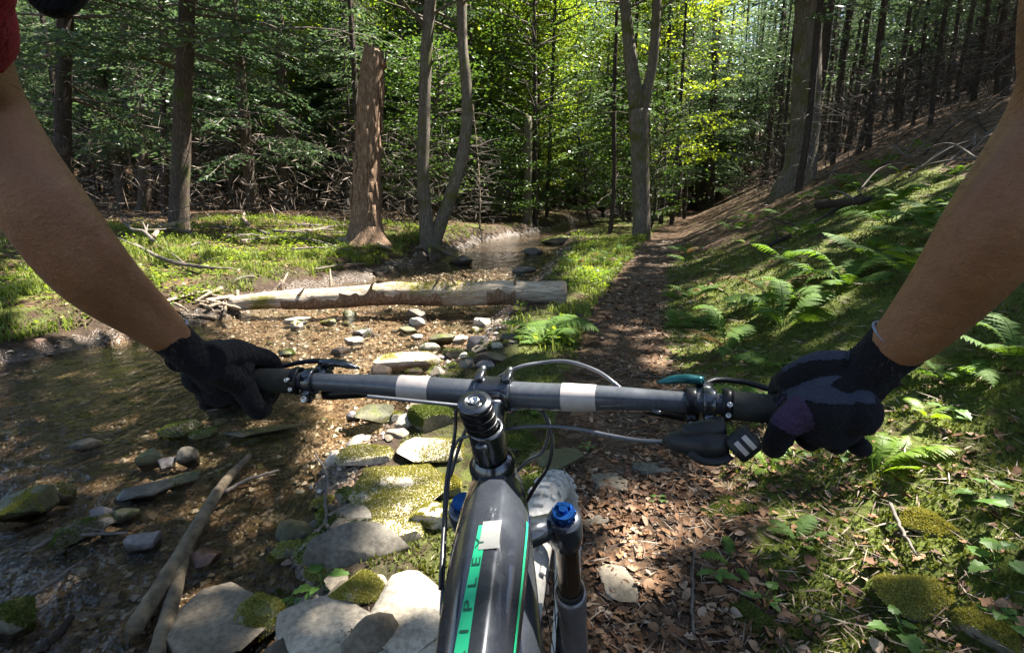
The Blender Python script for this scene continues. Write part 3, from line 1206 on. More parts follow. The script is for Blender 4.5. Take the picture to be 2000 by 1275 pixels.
named_tree("slim_tree", "thin dark leaning trunk just beyond the far bend of the stream", [(1068, 425), (1072, 330), (1076, 230), (1080, 120)], [9, 8, 8, 7], 'dark', 'maple', 13, 18, broad_crown(3.4, 12, 50, 2.2, 60, .12), roots=3)
named_tree("mossy_stump", "short mossy broken stub next to the slim dark trunk by the stream bend", [(1030, 436), (1030, 390), (1031, 340), (1032, 228)], [22, 19, 18, 15], 'beech', None, 0, 19, roots=3)
named_tree("leaning_tree", "dark trunk leaning left over the foot of the slope", [(1478, 330), (1455, 270), (1425, 200), (1392, 120), (1370, 60)], [24, 20, 19, 17, 16], 'dark', 'hemlock', 12, 20, conifer_boughs(4.0, 10, 30, 2.0, dead=22))
named_tree("slim_tree", "small dark trunk leaning right at the foot of the bank beyond the stream", [(1172, 412), (1163, 350), (1155, 290), (1150, 200)], [10, 9, 8, 7], 'dark', 'maple', 11, 22, broad_crown(3.0, 10, 44, 2.2, 60, .12), roots=3)
named_tree("slim_tree", "thin dark trunk close beside the lone hemlock left of the snag", [(322, 420), (321, 330), (319, 240), (316, 120), (314, 0)], [15, 14, 13, 12, 11], 'dark', 'hemlock', 15, 23, conifer_boughs(3.0, 13, 60, 2.2, dead=30))


# 2 the forest behind
proto = {
    'h': [tree_meshes('h', make_hemlock(100 + k, h=19 + k, cb=1.3 + .5 * k, R=3.3 - .2 * k)) for k in range(3)],
    'b': [tree_meshes('b', make_broadleaf(200 + k, h=13 + 2 * k, cb=1.6 + .6 * k, R=3.4, layered=k % 2 == 0)) for k in range(3)],
    's': [tree_meshes('s', make_broadleaf(300 + k, h=4.5 + 1.5 * k, cb=.7, R=1.7, r0=.05, clumps=90, per=55, leaf=.12, layered=True)) for k in range(3)],
    't': [tree_meshes('t', make_bare(400 + k, h=16 + k, r0=.07 + .014 * k, cb=6.0 + k)) for k in range(5)],
}
rgF = np.random.default_rng(77)
taken = []


def free(x, y, r):
    for a, b in taken:
        if (a - x) ** 2 + (b - y) ** 2 < r * r:
            return False
    taken.append((x, y))
    return True


def scatter(kind, n, xr_, yr_, ok, name, label, bark, leaf, group, smin, smax, r):
    c = tries = 0
    while c < n and tries < n * 60:
        tries += 1
        x, y = rgF.uniform(*xr_), rgF.uniform(*yr_)
        if abs(x) > .99 * y + 1.5 or not ok(x, y):
            continue
        if not free(x, y, r):
            continue
        me = proto[kind][rgF.integers(len(proto[kind]))]
        place_tree(name, label, me, bark, leaf, (x, y, ground(x, y) - .05), rgF.uniform(0, 6.28), rgF.uniform(smin, smax), (rgF.normal(0, .02), rgF.normal(0, .02)), group)
        c += 1
    return c


mid_ = lambda y: (xl(y) + xr(y)) / 2
scatter('h', 58, (-46, 0), (16, 46), lambda x, y: x < xl(y) - 3.0 - .12 * max(0, 26 - y) and x / y < -.11, "hemlock_tree", "dark green hemlock in the shady wood left of the stream", 'hemlock', 'hemlock', "hemlocks left of the stream", .75, 1.15, 1.9)
scatter('b', 30, (-18, 24), (24, 50), lambda x, y: abs(x - mid_(y)) > 2.0 and -.45 < x / y < .27, "broadleaf_tree", "bright green leafy tree lit through along the stream in the distance", 'beech', 'beech', "leafy trees along the far stream", .8, 1.2, 2.2)
scatter('s', 56, (-16, 20), (17, 48), lambda x, y: (x < xl(y) - .8 or xr(y) + .6 < x < xp(y) - .6) and -.40 < x / y < .24, "sapling", "small layered green sapling in the sunlit undergrowth along the far stream", 'dark', 'maple', "saplings along the far stream", .7, 1.25, 1.3)
scatter('t', 150, (2, 46), (13, 52), lambda x, y: x > xp(y) + 1.6 and x / y > .235 and x - xp(y) > 3.0, "thin_tree", "thin dark trunk with dead twigs in the crowded stand on the right slope", 'dark', 'hemlock', "thin trees crowded on the right slope", .8, 1.2, .75)
scatter('h', 48, (6, 64), (20, 62), lambda x, y: x > xp(y) + 4 and x / y > .25, "hemlock_tree", "dark hemlock far back among the thin trunks on the right slope", 'dark', 'hemlock', "hemlocks far up the right slope", .8, 1.1, 2.2)
scatter('t', 40, (-34, 0), (17, 46), lambda x, y: x < xl(y) - 3.5 and x / y < -.2, "thin_tree", "thin dark trunk with dead twigs in the shady wood left of the stream", 'dark', 'hemlock', "thin trees left of the stream", .8, 1.15, 1.0)
scatter('h', 7, (-12, 18), (28, 46), lambda x, y: abs(x - mid_(y)) > 2.4 and -.2 < x / y < .22, "hemlock_tree", "dark hemlock among the leafy trees along the far stream", 'dark', 'hemlock', "hemlocks along the far stream", .7, 1.0, 1.8)
scatter('t', 26, (-12, 16), (18, 40), lambda x, y: abs(x - mid_(y)) > 1.6 and not (xp(y) - .6 < x < xp(y) + .6) and -.3 < x / y < .24, "thin_tree", "thin trunk along the far stream", 'dark', 'hemlock', "thin trees along the far stream", .7, 1.1, 1.0)
scatter('t', 24, (2, 18), (23, 44), lambda x, y: .155 < x / y < .31, "thin_tree", "thin trunk", 'dark', 'hemlock', "thin trees closing the path", .8, 1.1, .9)
scatter('h', 14, (4, 22), (22, 50), lambda x, y: .20 < x / y < .36, "hemlock_tree", "hemlock", 'dark', 'hemlock', "hemlocks closing the path", .8, 1.1, 1.7)
scatter('b', 46, (-56, 50), (48, 82), lambda x, y: -.75 < x / y < .5, "broadleaf_tree", "leafy tree on the far rise that closes the view", 'beech', 'beech', "leafy trees on the far rise", .9, 1.4, 3.4)
scatter('h', 50, (-66, 66), (46, 76), lambda x, y: (x / y < -.12 or x / y > .27), "hemlock_tree", "hemlock on the far rise that closes the view", 'dark', 'hemlock', "hemlocks on the far rise", .9, 1.2, 2.8)


# 3 unseen trees added for shade, their leaves left out where sun patches fall
def canopy():
    rg = np.random.default_rng(31)
    base = [(-7.5, 2.2), (-9.0, 8.5), (7.4, 3.2), (10.2, 8.2), (6.5, -1.8), (-2.5, -3.0), (14.5, 12.8), (13.5, 2.5)]
    crowns = [[] for _ in base]
    n = 2300
    C = np.stack([rg.uniform(-9, 20, n), rg.uniform(-4, 20, n), rg.uniform(7.5, 14, n)], 1)
    C[:, 2] += np.maximum(height(C[:, 0], C[:, 1]), 0) * .85
    q = sunfoot(C)
    look = (q[:, 0] > -9) & (q[:, 0] < 9) & (q[:, 1] > -2.5) & (q[:, 1] < 13) & ((C[:, 2] > 2.4 + .40 * np.maximum(C[:, 1], 0)) | (C[:, 0] > C[:, 1] + 2.5))
    C = C[look]
    B = np.array(base)
    near = np.argmin((C[:, None, 0] - B[None, :, 0]) ** 2 + (C[:, None, 1] - B[None, :, 1]) ** 2, 1)
    lab = ["unseen tree added to shade the dark pool on the near left bank", "unseen tree added for shade further up the left bank", "unseen tree added for shade low on the slope beside the fern patch", "unseen tree added for shade on the slope below the thin trunks",
           "unseen tree added for shade on the slope behind the rider", "unseen tree added for shade on the stream bank behind the rider", "unseen tree added for shade higher up behind the thick grey trunk", "tree far up the slope beyond the rider's right arm"]
    for k, (bx, by) in enumerate(base):
        loc = np.array([bx, by, ground(bx, by)])
        o = thing("added_shade_tree", lab[k], "tree", loc)
        tr, br, cr = MB(), MB(), MB()
        zs = np.array([-.4, 0, 1, 4, 8, 13.0])
        pts = np.stack([np.cumsum(rg.normal(0, .12, 6)), np.cumsum(rg.normal(0, .12, 6)), zs], 1)
        trunk_mb(tr, pts, np.array([.3, .27, .23, .2, .15, .05]), 14, .08, .3, k, 5)
        obj("trunk", tr, BARK['hemlock'], o)
        for c in C[near == k]:
            m = 95
            P = c + rg.normal(0, 1, (m, 3)) * np.array([.75, .75, .3])
            P = P[~sunny(P, rg)]
            if len(P) < 8:
                continue
            rel = c - loc
            z0 = max(3.0, rel[2] - np.hypot(rel[0], rel[1]) * .45)
            s = np.array([np.interp(z0, zs, pts[:, 0]), np.interp(z0, zs, pts[:, 1]), z0])
            t = np.linspace(0, 1, 5)[:, None]
            arm = s * (1 - t) + rel * t + np.sin(t * 3.14) * [0, 0, .3] + loc
            if rg.random() < .5 and density(np.concatenate([arm, (arm[1:] + arm[:-1]) / 2])).max() < .4:
                br.add(*tube(s * (1 - t) + rel * t + np.sin(t * 3.14) * [0, 0, .3], np.linspace(.035, .006, 5), 3, False))
            P = P - loc
            m = len(P)
            D = rg.normal(0, 1, (m, 3)) * [1, 1, .35]
            N = np.tile([0, 0, 1.0], (m, 1)) + rg.normal(0, .4, (m, 3))
            cr.add(*leaf_quads(P, D, N, .22 * rg.uniform(.6, 1.3, m), .12 * rg.uniform(.7, 1.3, m)))
        if br.n:
            obj("branches", br, BARK['hemlock'], o, kind="stuff")
        if cr.n:
            obj("crown", cr.mesh("crown", False), LEAF['maple'], o)


canopy()

# ------------------------------------------------------------------ stones
STONE = {
    'grey': m_stone("grey_stone", (.075, .065, .05), (.145, .128, .10), (.23, .205, .165), .15),
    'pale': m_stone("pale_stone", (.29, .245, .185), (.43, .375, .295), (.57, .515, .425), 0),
    'tan': m_stone("tan_stone", (.085, .066, .045), (.16, .13, .092), (.25, .21, .155), .1),
    'olive': m_stone("olive_stone", (.045, .044, .02), (.095, .09, .044), (.16, .15, .08), .3, .35),
    'wet': m_stone("wet_brown_stone", (.035, .026, .02), (.075, .056, .042), (.14, .105, .08), .6),
    'red': m_stone("reddish_stone", (.06, .03, .02), (.13, .07, .048), (.20, .12, .085), .45),
    'lilac': m_stone("violet_grey_stone", (.075, .064, .064), (.135, .118, .116), (.21, .19, .182), .2),
    'mossy': m_stone("mossy_stone", (.07, .065, .045), (.14, .13, .09), (.22, .20, .15), .15, .85, (.10, .105, .018)),
}
MOSS = {'y': m_leaf("yellow_moss", (.16, .16, .024), (.36, .335, .075), .3, .85), 'g': m_leaf("green_moss", (.05, .075, .01), (.12, .15, .025), .25, .8)}


def stone_mesh(seed, dims, k=4, facets=9, rough=.10, flat=.0):
    rg = np.random.default_rng(seed)
    Vs, Fs = ico(k)
    Vs = Vs.copy()
    Vs = Vs * (1 + .30 * fbm(Vs * 1.1 + seed * 3.1, 2, seed)[:, None])
    for _ in range(facets + 5):
        d = unit(rg.normal(0, 1, 3))
        if rg.random() < .35:
            d = unit(d * [1, 1, .25])
        h = rg.uniform(.52, .86)
        s = Vs @ d
        m = s > h
        Vs[m] -= d * (s[m] - h)[:, None] * 1.0
    if flat:
        m = Vs[:, 2] > flat
        Vs[m, 2] = flat + (Vs[m, 2] - flat) * .12
    Vs = Vs * np.asarray(dims)
    sc = 1.0 / max(dims)
    nz = fbm(Vs * sc * 2.2 + seed, 4, seed + 5)
    nrm = unit(Vs / np.asarray(dims) ** 2)
    Vs = Vs + nrm * (nz * rough * min(dims))[:, None]
    return Vs, Fs


def moss_tufts(Vs, Fs, seed, n, thr=0.0, size=.011, upmin=.15):
    rg = np.random.default_rng(seed)
    A, B, C = Vs[Fs[:, 0]], Vs[Fs[:, 1]], Vs[Fs[:, 2]]
    nr = np.cross(B - A, C - A)
    ar = np.linalg.norm(nr, axis=1)
    nr = unit(nr)
    w = ar * (nr[:, 2] > upmin)
    cen = (A + B + C) / 3
    ext = np.ptp(Vs, axis=0).max()
    w = w * ss(thr - .12, thr + .22, fbm(cen / ext * 2.6 + seed, 5, seed))
    if w.sum() <= 0:
        return None
    i = rg.choice(len(Fs), n, p=w / w.sum())
    u, v = rg.random(n), rg.random(n)
    f = u + v > 1
    u[f], v[f] = 1 - u[f], 1 - v[f]
    P = A[i] + (B - A)[i] * u[:, None] + (C - A)[i] * v[:, None]
    D = unit(nr[i] + rg.normal(0, .65, (n, 3)))
    N = rg.normal(0, 1, (n, 3))
    mb = MB()
    mb.add(*leaf_quads(P - nr[i] * .002, D, N, size * rg.uniform(.6, 1.6, n), size * .62 * rg.uniform(.7, 1.3, n)))
    return mb


def stone(label, px, py, w, h, kind, seed, group=None, depth_ratio=.8, tall=None, k=4, facets=9, flat=0.0, moss=None, rz=None, sink=.35, cat="stone", name="stone", water=False):
    """a stone whose middle shows at a pixel of the photograph, w by h pixels large"""
    big = 1.0 + .22 * (540 < px < 900 and py > 780 and kind == 'pale')
    w, h = w * big, h * big
    p = at2(px, py + h * .2)
    d = np.linalg.norm(p - [0, 0, CAMH])
    a = w * d / F / 2
    el = math.asin((CAMH - p[2]) / d)
    hh = h * d / F
    b = a * depth_ratio
    c = tall if tall else max(.25 * a, (hh - 2 * b * math.sin(el) * .8) / max(.25, math.cos(el)) * .6)
    c = min(max(c, .42 * a if not (flat or tall) else 0), a * 1.1)
    a *= 1.06
    Vs, Fs = stone_mesh(seed, (a, b, c), k, facets, flat=flat)
    az = math.atan2(p[0], p[1])
    R = rotm([0, 0, 1], (rz if rz is not None else 0) - az)
    Vs = Vs @ R.T
    zb = water_z(p[1]) - .05 if water else p[2]
    wet = in_stream(p[:1], p[1:2])[0] > 0
    loc = (p[0], p[1], (max(p[2], water_z(p[1]) - .012) if wet else p[2]) + c * (1 - 2 * sink))
    me = mesh_np("stone", Vs, [Fs])
    me.set_sharp_from_angle(angle=math.radians(28))
    if wet:
        wz = loc[2] + Vs[:, 2] - water_z(p[1]) + .012 * fbm(Vs * 30, 2, 5)
        me.attributes.new("wet", 'FLOAT', 'POINT').data.foreach_set("value", (1 - ss(.004, .03, wz)).astype(np.float32))
    o = thing(name, label, cat, loc, group, me, STONE[kind])
    if moss:
        col_, amt, n, size = moss
        n, size = int(n * 1.8), size * .68
        mb = moss_tufts(Vs, Fs, seed, n, amt, size)
        if mb:
            obj("moss", mb.mesh("moss", False), MOSS[col_], o, kind="stuff")
    return o


S_ = [
    ("flat angular pale grey stone standing clear of the water", 282, 957, 98, 48, 'grey', dict(flat=.35, depth_ratio=.7)),
    ("upright tan block between two smaller stones in the stream", 368, 892, 40, 52, 'tan', dict(depth_ratio=.7)),
    ("upright olive stone with green film beside the tan block", 294, 897, 40, 58, 'olive', dict(depth_ratio=.7)),
    ("small grey stone wedged between the olive stone and the tan block", 326, 906, 38, 24, 'lilac', {}),
    ("round green olive stone just below the tan block", 357, 938, 58, 38, 'olive', dict(moss=('g', .1, 300, .008))),
    ("dark stone under thick dark moss near the rider's glove", 346, 838, 70, 40, 'wet', dict(moss=('g', -.5, 1600, .012))),
    ("small stone with bright moss next to the long flat slab", 402, 846, 50, 28, 'mossy', dict(moss=('g', -.4, 700, .010))),
    ("long flat olive slab lying in the water below the left glove", 516, 838, 160, 32, 'olive', dict(flat=.3, depth_ratio=.35, tall=.03)),
    ("round yellowish moss covered stone at the left edge of the stream", 66, 985, 82, 70, 'olive', dict(moss=('y', 0.0, 1400, .010))),
    ("dark green mossy lump behind the round yellowish stone", 112, 972, 52, 40, 'wet', dict(moss=('g', -.5, 900, .011))),
    ("dark stone with a bright green moss cap in the shady shallows", 148, 1040, 84, 58, 'wet', dict(moss=('g', -.2, 1800, .010))),
    ("small grey rounded stone beside the moss capped one", 200, 1010, 38, 32, 'lilac', {}),
    ("small greenish stone next to the small grey rounded one", 241, 1011, 42, 32, 'olive', {}),
    ("violet grey three cornered stone left of the long stick", 283, 1060, 58, 54, 'lilac', dict(facets=14)),
    ("reddish brown stone right of the long stick", 402, 1090, 62, 40, 'red', {}),
    ("broad flat brown slab at the bottom edge by the sticks", 425, 1200, 190, 165, 'tan', dict(flat=.3, depth_ratio=1.2, k=5, tall=.07, facets=12)),
    ("mossy stone leaning on the broad brown slab", 506, 1215, 86, 90, 'mossy', dict(moss=('y', -.1, 2200, .009), k=5)),
    ("brown olive stone lying under water right of the sticks", 572, 1042, 86, 60, 'olive', {}),
    ("grey stone half covered in green moss above the smooth grey boulder", 690, 1016, 110, 46, 'grey', dict(moss=('g', .0, 2400, .010), k=5)),
    ("smooth long grey boulder with a sunlit right end", 700, 1066, 190, 66, 'grey', dict(k=5, depth_ratio=.42, facets=5)),
    ("yellow mossy rock squeezed between the smooth boulder and the white slab", 704, 1146, 112, 70, 'mossy', dict(moss=('y', -.25, 4200, .009), k=5)),
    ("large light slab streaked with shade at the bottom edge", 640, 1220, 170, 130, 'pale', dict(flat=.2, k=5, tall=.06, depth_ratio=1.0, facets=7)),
    ("grey rock with its dark side to the water beside the light slab", 728, 1248, 110, 96, 'tan', dict(k=5, facets=12)),
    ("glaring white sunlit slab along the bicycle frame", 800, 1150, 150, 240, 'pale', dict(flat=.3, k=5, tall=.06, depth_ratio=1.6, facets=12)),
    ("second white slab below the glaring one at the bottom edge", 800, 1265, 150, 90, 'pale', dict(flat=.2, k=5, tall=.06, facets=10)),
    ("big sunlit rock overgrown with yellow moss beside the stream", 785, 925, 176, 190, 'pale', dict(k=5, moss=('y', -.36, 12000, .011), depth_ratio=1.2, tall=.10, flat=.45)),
    ("narrow cracked slab with a mossy seam next to the big mossy rock", 852, 1000, 74, 110, 'pale', dict(k=5, flat=.35, moss=('y', -.28, 4500, .010), facets=12)),
    ("pale rock topped with moss directly behind the stem", 850, 870, 120, 70, 'pale', dict(k=5, moss=('y', -.22, 4200, .010))),
    ("cushion of bright green moss on a rock just under the handlebar", 838, 814, 120, 56, 'mossy', dict(k=5, moss=('g', -.6, 6000, .013))),
    ("pale yellow flat rock in midstream above the handlebar", 800, 697, 136, 58, 'pale', dict(flat=.25, moss=('y', .05, 1500, .012), tall=.09)),
    ("dark mossy stone beside the pale yellow flat rock", 888, 692, 62, 38, 'wet', dict(moss=('g', -.2, 900, .014))),
    ("violet grey stone at the foot of the fern clump", 932, 668, 64, 46, 'lilac', {}),
    ("dark grey stone right below the violet grey one", 958, 700, 76, 40, 'wet', {}),
    ("green filmed stone behind the pale yellow flat rock", 866, 662, 70, 30, 'olive', {}),
    ("small bright pebble topped rock in the ripples", 814, 632, 38, 26, 'pale', {}),
    ("pale flat stone in the riffle below the fallen log", 580, 624, 52, 20, 'pale', dict(flat=.3)),
    ("wet grey stone alone in the dark pool", 176, 869, 50, 22, 'grey', {}),
    ("mossy stone in the bottom left corner of the stream", 30, 1208, 66, 90, 'mossy', dict(moss=('g', -.3, 2200, .010))),
    ("upright brown stone on the stream bed under the left glove", 452, 786, 90, 46, 'olive', {}),
    ("small whitish stone standing in the copper coloured riffle", 688, 812, 26, 40, 'lilac', {}),
    ("grey olive stone in the riffle under the left brake lever", 740, 806, 100, 50, 'olive', {}),
    ("long brown stone set in the path right of the front wheel", 1202, 1115, 78, 150, 'tan', dict(flat=.3, k=5, depth_ratio=1.9, tall=.035, facets=12)),
    ("flat grey stone bedded in the path beyond the front wheel", 1272, 908, 84, 40, 'grey', dict(flat=.2, tall=.03)),
    ("broad olive stone bedded in the path behind the front wheel", 1085, 885, 130, 84, 'olive', dict(flat=.3, k=5, tall=.05)),
    ("flat brown stone bedded in the path next to the tyre", 1190, 935, 90, 60, 'tan', dict(flat=.2, tall=.03)),
    ("low brown stone under the leaf litter by the fork leg", 1165, 1010, 60, 44, 'tan', dict(flat=.2, tall=.03)),
    ("broad moss topped boulder in the far stream", 1090, 470, 62, 26, 'mossy', dict(moss=('g', -.2, 700, .03))),
    ("dark flat stone at the far stream bank below the twin tree", 900, 512, 60, 16, 'wet', {}),
    ("pale stone at the water's edge behind the log", 1025, 528, 48, 14, 'grey', {}),
    ("grey boulder in the far stream before the mossy boulder", 1040, 492, 44, 18, 'grey', {}),
]
S_ += [
    ("sunlit flat stone with yellow moss between the smooth boulder and the big mossy rock", 772, 1022, 130, 56, 'pale', dict(flat=.3, moss=('y', -.1, 2600, .010), tall=.06)),
    ("pale mossy slab reaching into the copper coloured riffle", 716, 880, 90, 60, 'pale', dict(flat=.3, moss=('y', -.15, 2600, .011), tall=.06)),
    ("orange yellow mossy rock tucked behind the head tube", 872, 945, 70, 120, 'mossy', dict(moss=('y', -.6, 4500, .011), tall=.08)),
    ("yellow green moss mound in the leaf litter at the lower right", 1800, 1130, 150, 110, 'mossy', dict(moss=('y', -.7, 6500, .010), k=4, tall=.05, sink=.62, cat="moss", name="moss_mound")),
    ("smaller moss mound above the dead stem at the right", 1830, 1010, 90, 70, 'mossy', dict(moss=('y', -.7, 3500, .010), k=4, tall=.045, sink=.62, cat="moss", name="moss_mound")),
    ("moss mound at the bottom edge near the right corner", 1950, 1215, 120, 80, 'mossy', dict(moss=('y', -.7, 4200, .010), k=4, tall=.045, sink=.62, cat="moss", name="moss_mound")),
    ("moss cushion at the path edge below the shifter", 1420, 985, 130, 70, 'mossy', dict(moss=('g', -.7, 5200, .011), k=4, tall=.05, sink=.62, cat="moss", name="moss_mound")),
    ("low moss cushion right of the path near the bottom edge", 1470, 1200, 150, 80, 'mossy', dict(moss=('g', -.7, 5200, .010), k=4, tall=.04, sink=.62, cat="moss", name="moss_mound")),
    ("olive moss cushion between the front wheel and the big mossy rock", 1010, 850, 120, 60, 'mossy', dict(moss=('g', -.7, 4200, .011), k=4, tall=.05, sink=.62, cat="moss", name="moss_mound")),
]
for i, (lab, px, py, w, h, kind, kw) in enumerate(S_):
    stone(lab, px, py, w, h, kind, 500 + i, group="named stones of the stream and path" if False else None, **kw)

# the many small stones lying about in the stream
rgS = np.random.default_rng(8)
small = [mesh_np("stone", *[(v, [f]) for v, f in [stone_mesh(700 + k, (1, rgS.uniform(.6, .95), rgS.uniform(.35, .7)), 3, 9)]][0]) for k in range(10)]
kinds = ['wet', 'wet', 'grey', 'tan', 'olive', 'red', 'lilac']
small_k = {}
for k in kinds:
    for q, me in enumerate(small):
        m2 = me.copy()
        m2.set_sharp_from_angle(angle=math.radians(28))
        m2.materials.append(STONE[k])
        small_k[k, q] = m2
desc = {'wet': "small dark wet stone among the pebbles of the stream", 'grey': "small grey stone among the pebbles of the stream", 'tan': "small tan stone among the pebbles of the stream", 'olive': "small olive green stone among the pebbles of the stream",
        'red': "small reddish stone among the pebbles of the stream", 'lilac': "small violet grey stone among the pebbles of the stream"}
cnt = 0
while cnt < 230:
    y = 1.3 + 12 * rgS.random() ** 1.7
    x = rgS.uniform(max(xl(y), -1.05 * y - .5), xr(y) + .15)
    if fbm2(np.array([x]), np.array([y]), .9, 2, 55)[0] < -.12 and rgS.random() < .75:
        continue
    s = rgS.uniform(.018, .06) * (1 + .05 * y) * (1.5 if rgS.random() < .15 else 1)
    k = kinds[rgS.integers(len(kinds))]
    o = thing("stone", desc[k], "stone", (x, y, ground(x, y) + s * .1), "small %s stones in the stream" % {'wet': 'dark', 'lilac': 'violet grey'}.get(k, k), small_k[k, rgS.integers(10)])
    o.scale = (s * rgS.uniform(.8, 1.3), s, s * rgS.uniform(.7, 1.1))
    o.rotation_euler = (rgS.normal(0, .2), rgS.normal(0, .2), rgS.uniform(0, 6.28))
    cnt += 1

# pebbles nobody could count
def pebbles():
    rg = np.random.default_rng(9)
    n = 15000
    y = 1.2 + 13 * rg.random(n) ** 1.6
    x = np.maximum(xl(y), -1.05 * y - .6) + (xr(y) + .1 - np.maximum(xl(y), -1.05 * y - .6)) * rg.random(n)
    d = in_stream(x, y)
    k = (d > -.02) & (fbm2(x, y, .8, 3, 57) + .25 * (y > 4.2) > rg.uniform(-.25, .2, n))
    x, y = x[k], y[k]
    n = len(x)
    V0 = np.array([[1, 0, 0], [-1, 0, 0], [0, 1, 0], [0, -1, 0], [0, 0, 1], [0, 0, -1.0]])
    F0 = np.array([[0, 2, 4], [2, 1, 4], [1, 3, 4], [3, 0, 4], [2, 0, 5], [1, 2, 5], [3, 1, 5], [0, 3, 5]])
    s = rg.uniform(.005, .021, n) * (1 + .09 * y)
    a = rg.uniform(0, 6.28, n)
    B = V0[None] * (1 + rg.normal(0, .2, (n, 6, 1))) * (s[:, None] * np.stack([np.ones(n), rg.uniform(.6, 1, n), rg.uniform(.4, .7, n)], 1))[:, None, :]
    X = B[..., 0] * np.cos(a)[:, None] - B[..., 1] * np.sin(a)[:, None]
    Y = B[..., 0] * np.sin(a)[:, None] + B[..., 1] * np.cos(a)[:, None]
    z = height(x, y) + s * .2
    Vp = np.stack([X + x[:, None], Y + y[:, None], B[..., 2] + z[:, None]], -1).reshape(-1, 3)
    Fp = (F0[None] + (np.arange(n) * 6)[:, None, None]).reshape(-1, 3)
    t = NT("pebbles")
    g = t.n("ShaderNodeNewGeometry")
    co = t.ramp(g.outputs['Random Per Island'], [(0, (.035, .025, .018)), (.35, (.10, .064, .038)), (.65, (.19, .13, .085)), (.88, (.29, .235, .185)), (1, (.45, .42, .385))])
    obj("pebbles", mesh_np("pebbles", Vp, [Fp], False), t.done(t.bsdf(co, .45)), kind="stuff")


pebbles()

# ------------------------------------------------------------------ wood on the ground
def log_():
    a, b = at(452, 603), at(1102, 585)
    a = np.array([a[0], a[1], water_z(a[1]) + .12])
    b = np.array([b[0], b[1], water_z(b[1]) + .20])
    n = 60
    t = np.linspace(0, 1, n)[:, None]
    P = a * (1 - t) + b * t
    P[:, 2] += .05 * np.sin(t[:, 0] * 3.1) + .012 * np.sin(t[:, 0] * 17)
    P[:, 1] += .04 * np.sin(t[:, 0] * 5)
    r = np.interp(t[:, 0], [0, .2, 1], [.085, .115, .155])
    Vt, Qt, Tt = tube(P, r, 28)
    k = n * 28
    c = np.repeat(P, 28, 0)
    nz = fbm(Vt[:k] * [2.2, 6, 6], 4, 3)
    ridges = np.abs(fbm(Vt[:k] * [1.0, 14, 14], 3, 14))
    Vt[:k] = c + (Vt[:k] - c) * (1 + .26 * nz - .16 * ridges)[:, None]
    o = thing("fallen_log", "barkless bleached log lying across the stream", "log", (0, 0, 0))
    mb = MB().add(Vt, Qt, Tt)
    obj("log_trunk", mb, BARK['fallen'], o)
    rg = np.random.default_rng(4)
    # remnants of bark on its shaded flank
    for q in range(16):
        i0 = int(rg.uniform(.02, .9) * (n - 6))
        i1 = min(n - 1, i0 + rg.integers(4, 12))
        a0, a1 = rg.uniform(-.3, .6), rg.uniform(.9, 2.2)
        ii_ = np.arange(i0, i1 + 1)
        aa_ = np.linspace(a0, a1, 9)
        pv = []
        for i_ in ii_:
            e_ = .22 * math.sin(i_ * 2.3 + q) + .12 * math.sin(i_ * 5.1)
            for a_ in aa_ + e_ * (np.abs(np.linspace(-1, 1, 9)) ** 3) * np.sign(np.linspace(-1, 1, 9)):
                d_ = np.array([0, -math.cos(a_), -math.sin(a_)])
                pv.append(P[i_] + d_ * (r[i_] * (1.06 + .03 * math.sin(a_ * 9 + i_)) + .006))
        m_ = len(ii_)
        gi, gj = np.meshgrid(np.arange(m_ - 1), np.arange(8), indexing='ij')
        gi, gj = gi.ravel(), gj.ravel()
        obj("bark_patch", MB().add(pv, np.stack([gi * 9 + gj, gi * 9 + gj + 1, (gi + 1) * 9 + gj + 1, (gi + 1) * 9 + gj], 1)), BARK['snag'], o)
    for u in (.12, .3, .52, .60, .71, .86, .2, .42):
        i = int(u * (n - 1))
        az = rg.uniform(-1.2, 1.2)
        d = unit([rg.normal(0, .5), -math.sin(az), math.cos(az) * .8])
        L = rg.uniform(.10, .24)
        obj("branch_stub", MB().add(*tube([P[i] + d * r[i] * .8, P[i] + d * (r[i] + L * .5) + rg.normal(0, .01, 3), P[i] + d * (r[i] + L) + rg.normal(0, .02, 3)], [.022, .014, .006], 6)), BARK['log'], o)
    i = int(.64 * n)
    m = 900
    j = np.clip(rg.normal(i, 3.5, m).astype(int), 0, n - 1)
    ang = rg.normal(.5, .7, m)
    Pm = P[j] + r[j][:, None] * np.stack([rg.normal(0, .12, m), -np.sin(ang), np.cos(ang)], 1)
    mm = MB().add(*leaf_quads(Pm, rg.normal(0, .5, (m, 3)) + [0, -.3, .9], rg.normal(0, 1, (m, 3)), rg.uniform(.012, .03, m), rg.uniform(.008, .014, m)))
    obj("moss", mm.mesh("moss", False), MOSS['y'], o, kind="stuff")


log_()


M_STICK = m_simple("stick_wood", (.125, .094, .058), .9, var=.65, sc=24, bump=1.0)


